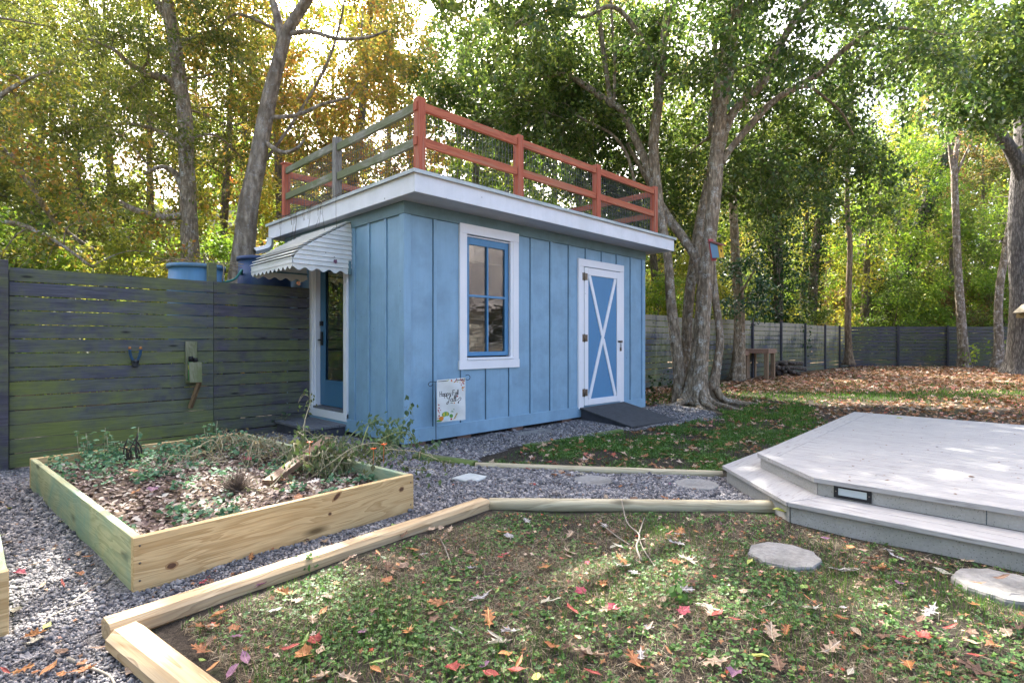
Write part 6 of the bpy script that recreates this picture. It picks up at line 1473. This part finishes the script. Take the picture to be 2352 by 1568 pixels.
def walk(x, y, a, L_, rr, top, n=5):
    out = [(x, y, .17)]; z = .17
    for i in range(1, n+1):
        a += rr.uniform(-.75, .75); st_ = L_/n*rr.uniform(.7, 1.3); x += st_*math.cos(a); y += st_*math.sin(a); z = max(.17, z+(top-z)*.6+rr.uniform(-.09, .09)-(.06 if i > n-2 else 0)); out.append((x, y, z))
    return out
A1 = []; rr = random.Random(9)
for k in range(20):
    x, y = rr.uniform(1.75, 2.0), rr.uniform(3.75, 4.7); a = rr.uniform(-1.0, .9); L_ = rr.uniform(.5, 1.0)
    A1.append(walk(x, y, a, L_, rr, .31))
A1.append([(1.98, 4.4, .2), (2.15, 4.75, .42), (2.3, 4.95, .60), (2.27, 5.0, .66)])
vine('straw coloured wilted stems with limp grey leaves sprawling over the bed end', A1, M_WILT, .042, 2, 31, VINE)
A2 = []
for k in range(6):
    x, y = rr.uniform(2.1, 2.35), rr.uniform(3.7, 4.1); L_ = rr.uniform(.35, .75); a = rr.uniform(-.2, .9)
    A2.append([(x, y, .28), (x+.35*L_*math.cos(a), y+.35*L_*math.sin(a), .36+rr.uniform(0, .12)), (x+.8*L_*math.cos(a), y+.8*L_*math.sin(a), .34+rr.uniform(-.12, .14)), (x+1.05*L_*math.cos(a), y+1.05*L_*math.sin(a), .2+rr.uniform(-.12, .2))])
A2.append([(2.5, 4.05, .32), (2.75, 4.3, .42), (3.0, 4.42, .44), (3.08, 4.47, .56)])
vine('limp dark green leafy stems hanging out of the bed towards the shed corner', A2, M_VGREEN, .052, 2, 32, m_plain('green yellow stem', (.22, .25, .09), .7, .2))
A3 = []
for k in range(16):
    x, y = rr.uniform(1.55, 2.0), rr.uniform(4.7, 5.5); a = rr.uniform(-2.6, -.6); L_ = rr.uniform(.4, .8)
    A3.append(walk(x, y, a, L_, rr, .28))
vine('dead straw pale stems with shrivelled leaves arching near the rear of the bed', A3, m_leaf('shrivelled leaves', [(0, (.12, .09, .05)), (1, (.34, .29, .18))], .2, .8, .1), .03, 1, 33, VINE)
# orange nasturtium flowers among the stems
for (px, py, z), lab in (((712, 1017, .42), 'small orange flower among the straw stems near the door step'), ((858, 1032, .38), 'small orange flower among the green stems near the old plank'), ((882, 1022, .42), 'small orange flower nearest the shed corner boards')):
    c_ = Vector(G(px, py, z)); m = MB()
    for k in range(5):
        a = 2*math.pi*k/5; d = Vector((math.cos(a), math.sin(a), .4)); s2 = Vector((-math.sin(a), math.cos(a), 0)); m.sheet([c_, c_+d*.014+s2*.009, c_+d*.024, c_+d*.014-s2*.009], (0, 0, .0015))
    m.tube([c_, c_-Vector((.01, .01, .12))], .0015, 4); tag(m.build('orange_flower', m_plain('orange petal', (.75, .12, .02), .6, .2)), lab.replace('nearest the shed', 'next to the shed'), 'flower', 'orange flowers among the wilted vines')
# little plants
def sprout(name, x, y, z, h_, n, size, mat, label, seed, grp='small plants on the ground'):
    rg = np.random.default_rng(seed); e = empty(name, (x, y, z), label, 'plant', grp); m = MB(); P_ = []; A_ = []
    for k in range(4):
        a = rg.uniform(0, 6.28); t_ = np.array([x+h_*.5*math.cos(a)*rg.random(), y+h_*.5*math.sin(a)*rg.random(), z+h_*rg.uniform(.6, 1)]); m.tube(smooth_path([(x, y, z-.01), (np.array([x, y, z])+t_)/2+np.array([0, 0, .02]), t_], 3), .004 if h_ > .3 else .0025, 4)
        for j in range(n): u = rg.uniform(.3, 1.05); P_.append(np.array([x, y, z])*(1-u)+t_*u+rg.normal(0, size*.7, 3)); A_.append(rg.normal(0, .6, 3))
    m.build('stem', DRY, e); crown_obj('leaves', np.array(P_), np.array(A_), rg, size, mat, e, 1.5, e.location, tmpl=LEAF_T, carve_it=False)
def gp(px, py): g_ = G(px, py); return g_[0], g_[1], float(hgt(g_[0], g_[1]))
sprout('weed_tuft', *gp(708, 1310), .07, 7, .03, M_CLOVER, 'green weed tuft against the squared timber in the lawn', 51)
sprout('weed_tuft', *gp(1040, 1220), .04, 6, .022, M_CLOVER, 'green weed growing from the gravel under the pine bed board', 52) if False else sprout('weed_tuft', *gp(812, 1205), .05, 6, .024, M_CLOVER, 'green weed growing from the gravel under the pine bed board', 52)
sprout('weed_tuft', 2.9, 7.1, -.05, .28, 8, .05, M_VGREEN, 'leafy green weed at the fence foot beside the door step', 53)
sprout('weed_tuft', *gp(1560, 1390), .07, 8, .034, M_CLOVER, 'broad leaved green weed in the middle of the thin lawn', 54)
b_ = WP(2235, 846, 23.5); sprout('sapling', b_[0], b_[1], 0, 1.35, 14, .14, L_LIME, 'bright green sapling between the two pale trunks', 55)
b_ = WP(2275, 846, 23.8); sprout('sapling', b_[0], b_[1], 0, 1.5, 7, .14, L_LIME, 'thin green sapling beside the crooked pale trunk', 56)
b_ = WP(1505, 905, 11.6); sprout('ivy_shoot', b_[0], b_[1], 0, .6, 16, .06, L_IVY, 'dark ivy shoots at the fence foot between shed and big trunk', 57)
b_ = WP(1545, 895, 12.4); sprout('ivy_shoot', b_[0], b_[1], 0, .45, 14, .06, L_IVY, 'low dark ivy patch at the fence foot behind the grey trunk', 58)
# twigs
TW = m_plain('grey bare twig', (.23, .20, .16), .85, .3); rr = random.Random(17)
def twig(pts, r_, label, forks=()):
    m = MB(); W_ = [(*gp(x, y)[:2], gp(x, y)[2]+dz) for x, y, dz in pts]; sp = smooth_path(W_, 5); m.tube(sp, list(np.linspace(r_, r_*.45, len(sp))), 6, wob=.12)
    for f_ in forks: W2 = [(*gp(x, y)[:2], gp(x, y)[2]+dz) for x, y, dz in f_]; sp = smooth_path(W2, 5); m.tube(sp, list(np.linspace(r_*.7, r_*.3, len(sp))), 5, wob=.12)
    tag(m.build('fallen_twig', TW), label, 'twig', 'fallen twigs')
twig([(1473, 1290, .01), (1462, 1262, .02), (1468, 1240, .03), (1440, 1215, .05), (1428, 1180, .09)], .007, 'forked bare grey twig leaning on the round log timber', [[(1505, 1308, .01), (1478, 1268, .02), (1467, 1245, .03)], [(1446, 1255, .012), (1410, 1235, .03), (1370, 1205, .05)], [(1467, 1240, .03), (1480, 1210, .06)]])
twig([(155, 1512, .01), (205, 1535, .012), (250, 1555, .012), (265, 1580, .01)], .008, 'grey lichened stick on the gravel beside the corner timber')
twig([(160, 1390, .012), (215, 1352, .012), (245, 1338, .012), (262, 1318, .014)], .006, 'thin brown stick on the gravel at the raised bed corner')
twig([(330, 1342, .012), (400, 1310, .014), (450, 1295, .012)], .004, 'thin pale curved stem along the foot of the pine bed board')
twig([(100, 1425, .012), (150, 1400, .012), (190, 1385, .012)], .005, 'thin stick lying in the sunlit gravel patch')
twig([(1035, 1300, .012), (1022, 1265, .02), (1010, 1240, .012)], .004, 'short curved bare twig in the lawn before the squared timber')

# ------------------------------------------------------------------ fallen leaves, one object each
def outline(kind):
    if kind == 'oak':
        L_ = [(0, -.64), (.018, -.44), (.07, -.36), (.19, -.36), (.10, -.24), (.11, -.14), (.29, -.05), (.15, .02), (.14, .10), (.30, .24), (.12, .22), (.09, .30), (.17, .44), (.05, .42), (.0, .56)]
        R2 = [(-x, y+.02) for x, y in L_[1:-1]][::-1]; return L_+R2
    if kind == 'maple':
        pts = []
        for a, r_ in ((-90, .62), (-84, .24), (-55, .33), (-30, .45), (-16, .36), (4, .36), (22, .54), (36, .40), (56, .37), (74, .44), (90, .58)): pts.append((r_*math.cos(math.radians(a)), r_*math.sin(math.radians(a))))
        return pts+[(-x, y) for x, y in pts[1:-1]][::-1]
    if kind == 'oval':
        return [(0, -.60), (.015, -.48), (.14, -.32), (.21, -.08), (.19, .16), (.10, .36), (0, .52), (-.10, .36), (-.19, .16), (-.21, -.08), (-.14, -.32), (-.015, -.48)]
    if kind == 'narrow':
        return [(0, -.58), (.07, -.36), (.11, -.05), (.09, .22), (0, .56), (-.09, .22), (-.11, -.05), (-.07, -.36)]
def leaf_mesh(kind, curl_):
    o = outline(kind); m = MB(); cz, fold = {'flat': (.10, .05), 'curled': (.38, .18), 'folded': (.15, .55)}[curl_]
    def z_(x, y): return cz*(y*y)*.9+fold*abs(x)+.04*math.sin(9*y+5*x)
    n = len(o); mid = [(0, -.3), (0, -.1), (0, .1), (0, .3)]
    vs = [(x, y, z_(x, y)) for x, y in o]+[(0, .0, z_(0, 0))]
    vs2 = [(x*.5, y*.62, z_(x*.5, y*.62)) for x, y in o]; vs = vs[:n]+vs2+[(0, 0, 0)]
    fs_ = [(i, (i+1) % n, n+(i+1) % n, n+i) for i in range(n)]+[(n+i, n+(i+1) % n, 2*n) for i in range(n)]
    m.add(vs, fs_, .5, True)
    o_ = m.build('fallen_leaf', LMATS['tan'], base=False); me = o_.data; bpy.data.objects.remove(o_); return me
def m_fallen(name, a, b, vein):
    t = NT('fallen leaf '+name); v = t.obj(); n = t.noise(t.jitter(v, 9), 5.0, 4, .6); c = t.mix(n, a, b); x, y = t.sep(v)[0], t.sep(v)[1]
    sp = t.noise(t.jitter(v, 9), 22.0, 3, .7); c = t.mix(t.ramp(sp, [(.62, 0.0), (.72, .6)]), c, tuple(.35*q for q in a))
    mv = t.math('ABSOLUTE', x); sv = t.math('ABSOLUTE', t.math('SUBTRACT', t.math('FRACT', t.math('MULTIPLY', t.math('SUBTRACT', y, t.math('MULTIPLY', mv, .7)), 7.0)), .5))
    c = t.mix(t.math('MAXIMUM', t.math('LESS_THAN', mv, .012), t.math('MULTIPLY', t.math('LESS_THAN', sv, .05), .45)), c, vein)
    p = t.pbr(c, .55, t.bump(n, .3, .02), .3); tr = t.n('BsdfTranslucent', {'Color': c}).outputs[0]; mx = t.n('MixShader'); t.put(mx.inputs[0], .2); t.put(mx.inputs[1], p); t.put(mx.inputs[2], tr); return t.done(mx.outputs[0])
LMATS = {'tan': m_fallen('tan', (.26, .17, .11), (.42, .31, .21), (.58, .48, .36)), 'silvery grey': m_fallen('silvery', (.21, .19, .185), (.36, .33, .32), (.68, .64, .60)), 'rust brown': m_fallen('rust', (.22, .08, .03), (.38, .15, .06), (.42, .22, .10)),
         'orange': m_fallen('orange', (.30, .11, .04), (.46, .20, .07), (.72, .42, .16)), 'red': m_fallen('red', (.24, .03, .03), (.37, .065, .05), (.58, .22, .14)), 'purple': m_fallen('purple', (.13, .05, .10), (.26, .13, .20), (.36, .22, .26)),
         'green': m_fallen('green', (.10, .20, .04), (.22, .32, .07), (.42, .46, .18)), 'yellow green': m_fallen('lime', (.30, .36, .06), (.46, .46, .12), (.60, .58, .26)), 'yellow': m_fallen('yellow', (.52, .36, .04), (.66, .48, .09), (.72, .60, .26)),
         'dark brown': m_fallen('brown', (.09, .045, .03), (.18, .10, .06), (.26, .17, .11)), 'pale cream': m_fallen('cream', (.28, .25, .18), (.42, .38, .29), (.72, .68, .56)), 'crimson': m_fallen('crimson', (.28, .03, .055), (.40, .06, .09), (.60, .20, .20))}
KC = {'oak': ['tan', 'silvery grey', 'rust brown', 'orange', 'dark brown', 'tan', 'tan', 'pale cream', 'dark brown', 'silvery grey'], 'maple': ['red', 'purple', 'orange', 'crimson', 'rust brown', 'tan', 'silvery grey', 'dark brown', 'rust brown', 'tan', 'dark brown'], 'oval': ['green', 'yellow green', 'rust brown', 'dark brown', 'pale cream', 'orange', 'tan', 'red', 'purple'], 'narrow': ['tan', 'rust brown', 'green', 'orange', 'dark brown', 'yellow green', 'red', 'pale cream']}
KN = {'oak': 'lobed oak leaf', 'maple': 'pointed maple leaf', 'oval': 'oval leaf', 'narrow': 'narrow leaf'}
LMESH = {(k, c_): leaf_mesh(k, c_) for k in KC for c_ in ('flat', 'curled', 'folded')}
used = set()
def drop(x, y, z, size, kind, state, col, where, rr):
    lab = f'{state} {col} {KN[kind]} {where}'
    if lab in used: return False
    used.add(lab); o = bpy.data.objects.new('fallen_leaf', LMESH[kind, state]); COL.objects.link(o)
    o.location = (x, y, z+.020+size*.06); o.scale = (size, size, size); o.rotation_euler = (rr.uniform(-.3, .3), rr.uniform(-.3, .3), rr.uniform(0, 6.28))
    o.material_slots[0].link = 'OBJECT'; o.material_slots[0].material = LMATS[col]; tag(o, lab, 'leaf', 'single fallen leaves'); return True
REG = [  # picture region of the ground, height, count, place
 ((250, 800, 1460, 1568), 0, 17, 'in the lawn at the corner timbers'), ((420, 760, 1330, 1460), 0, 16, 'in the lawn just below the squared timber'), ((760, 1110, 1200, 1330), 0, 14, 'in the lawn near the squared timber end'),
 ((1110, 1420, 1195, 1290), 0, 15, 'in the lawn just below the round log'), ((1420, 1800, 1205, 1320), 0, 22, 'in the lawn between round log and round stone'), ((820, 1180, 1340, 1568), 0, 24, 'in the bare middle of the thin lawn'),
 ((1180, 1520, 1300, 1568), 0, 26, 'in the clover beyond the bare middle'), ((1520, 1780, 1330, 1568), 0, 18, 'in the clover below the round stone'), ((1780, 2080, 1310, 1568), 0, 20, 'in the clover between the two round stones'), ((2080, 2352, 1390, 1568), 0, 17, 'in the grass below the leaf strewn stone'),
 ((1820, 2240, 1210, 1330), 0, 18, 'along the foot of the deck step'), ((0, 210, 1130, 1330), 0, 14, 'on the gravel between the two raised beds'), ((10, 250, 1330, 1568), 0, 18, 'on the gravel by the corner timber'), ((520, 960, 1170, 1300), 0, 9, 'on the gravel below the pine bed board'),
 ((960, 1350, 1060, 1150), 0, 13, 'on the gravel path by the pale square stone'), ((1350, 1680, 1080, 1160), 0, 12, 'on the gravel path by the octagonal stones'), ((1180, 1640, 990, 1075), 0, 16, 'in the green grass behind the round pale log'), ((1000, 1330, 990, 1050), 0, 9, 'on the gravel below the shed window'), ((1500, 1760, 950, 1020), 0, 12, 'in the grass between ramp and deck')]
rr = random.Random(33); nl = 0
for (x0, x1, y0, y1), z, n, where in REG:
    k = 0; tries = 0
    while k < n and tries < 400:
        tries += 1; x, y, _ = G(rr.uniform(x0, x1), rr.uniform(y0, y1))
        if solid(np.array([x]), np.array([y]))[0]: continue
        kind = rr.choices(['oak', 'maple', 'oval', 'narrow'], [.42, .2, .24, .14])[0]; size = {'oak': rr.uniform(.06, .115), 'maple': rr.uniform(.035, .07), 'oval': rr.uniform(.04, .08), 'narrow': rr.uniform(.04, .08)}[kind]
        if drop(x, y, float(hgt(x, y)), size, kind, rr.choice(['flat', 'curled', 'folded', 'curled']), rr.choice(KC[kind]), where, rr): k += 1
k = 0
while k < 16:
    x, y = rr.uniform(BX0+.1, BX1-.1), rr.uniform(BY0+.1, BY1-.2); kind = rr.choice(['maple', 'oval', 'oak'])
    k += drop(x, y, bedz(x, y)+.02, rr.uniform(.05, .09), kind, rr.choice(['flat', 'curled']), rr.choice(KC[kind]), 'on the mulch of the raised bed', rr)
for (px, py, z, kind, st_, col, sz, where) in ((1912, 1141, .135, 'oval', 'curled', 'green', .075, 'on the low deck step beside the step light'), (2300, 1338, .055, 'narrow', 'curled', 'dark brown', .09, 'on the round stone beside the deck step'), (2245, 1350, .055, 'narrow', 'curled', 'rust brown', .06, 'on the round stone beside the deck step'),
                                               (2140, 952, .25, 'oak', 'curled', 'dark brown', .10, 'on the far edge of the deck'), (1850, 968, .25, 'oak', 'curled', 'rust brown', .07, 'on the deck near its far corner'), (1792, 1182, .03, 'oval', 'folded', 'yellow green', .10, 'leaning where the round log meets the deck'),
                                               (2065, 965, .25, 'oval', 'folded', 'yellow green', .07, 'on the far edge of the deck'), (1478, 1010, .0, 'oval', 'flat', 'green', .09, 'on the gravel at the ramp foot'), (1414, 985, .09, 'narrow', 'flat', 'pale cream', .05, 'on the black ramp')):
    g_ = G(px, py, z); drop(g_[0], g_[1], z if z else float(hgt(g_[0], g_[1])), sz, kind, st_, col, where, rr)
for (px, py), col in (((770, 601), 'purple'), ((685, 651), 'rust brown')):
    r_ = (px-1176)/FP; d = 6.086/(S5*(1-r_)); p = Vector((S5*d*(1+r_), 6.086, HC+(784-py)/FP*d)); o = bpy.data.objects.new('stuck_leaf', LMESH['maple', 'flat']); COL.objects.link(o)
    o.location = p; o.scale = (.06,)*3; o.rotation_euler = (math.pi/2+.15, .6, 0); o.material_slots[0].link = 'OBJECT'; o.material_slots[0].material = LMATS[col]; tag(o, f'{col} maple leaf stuck to the white awning side', 'leaf')
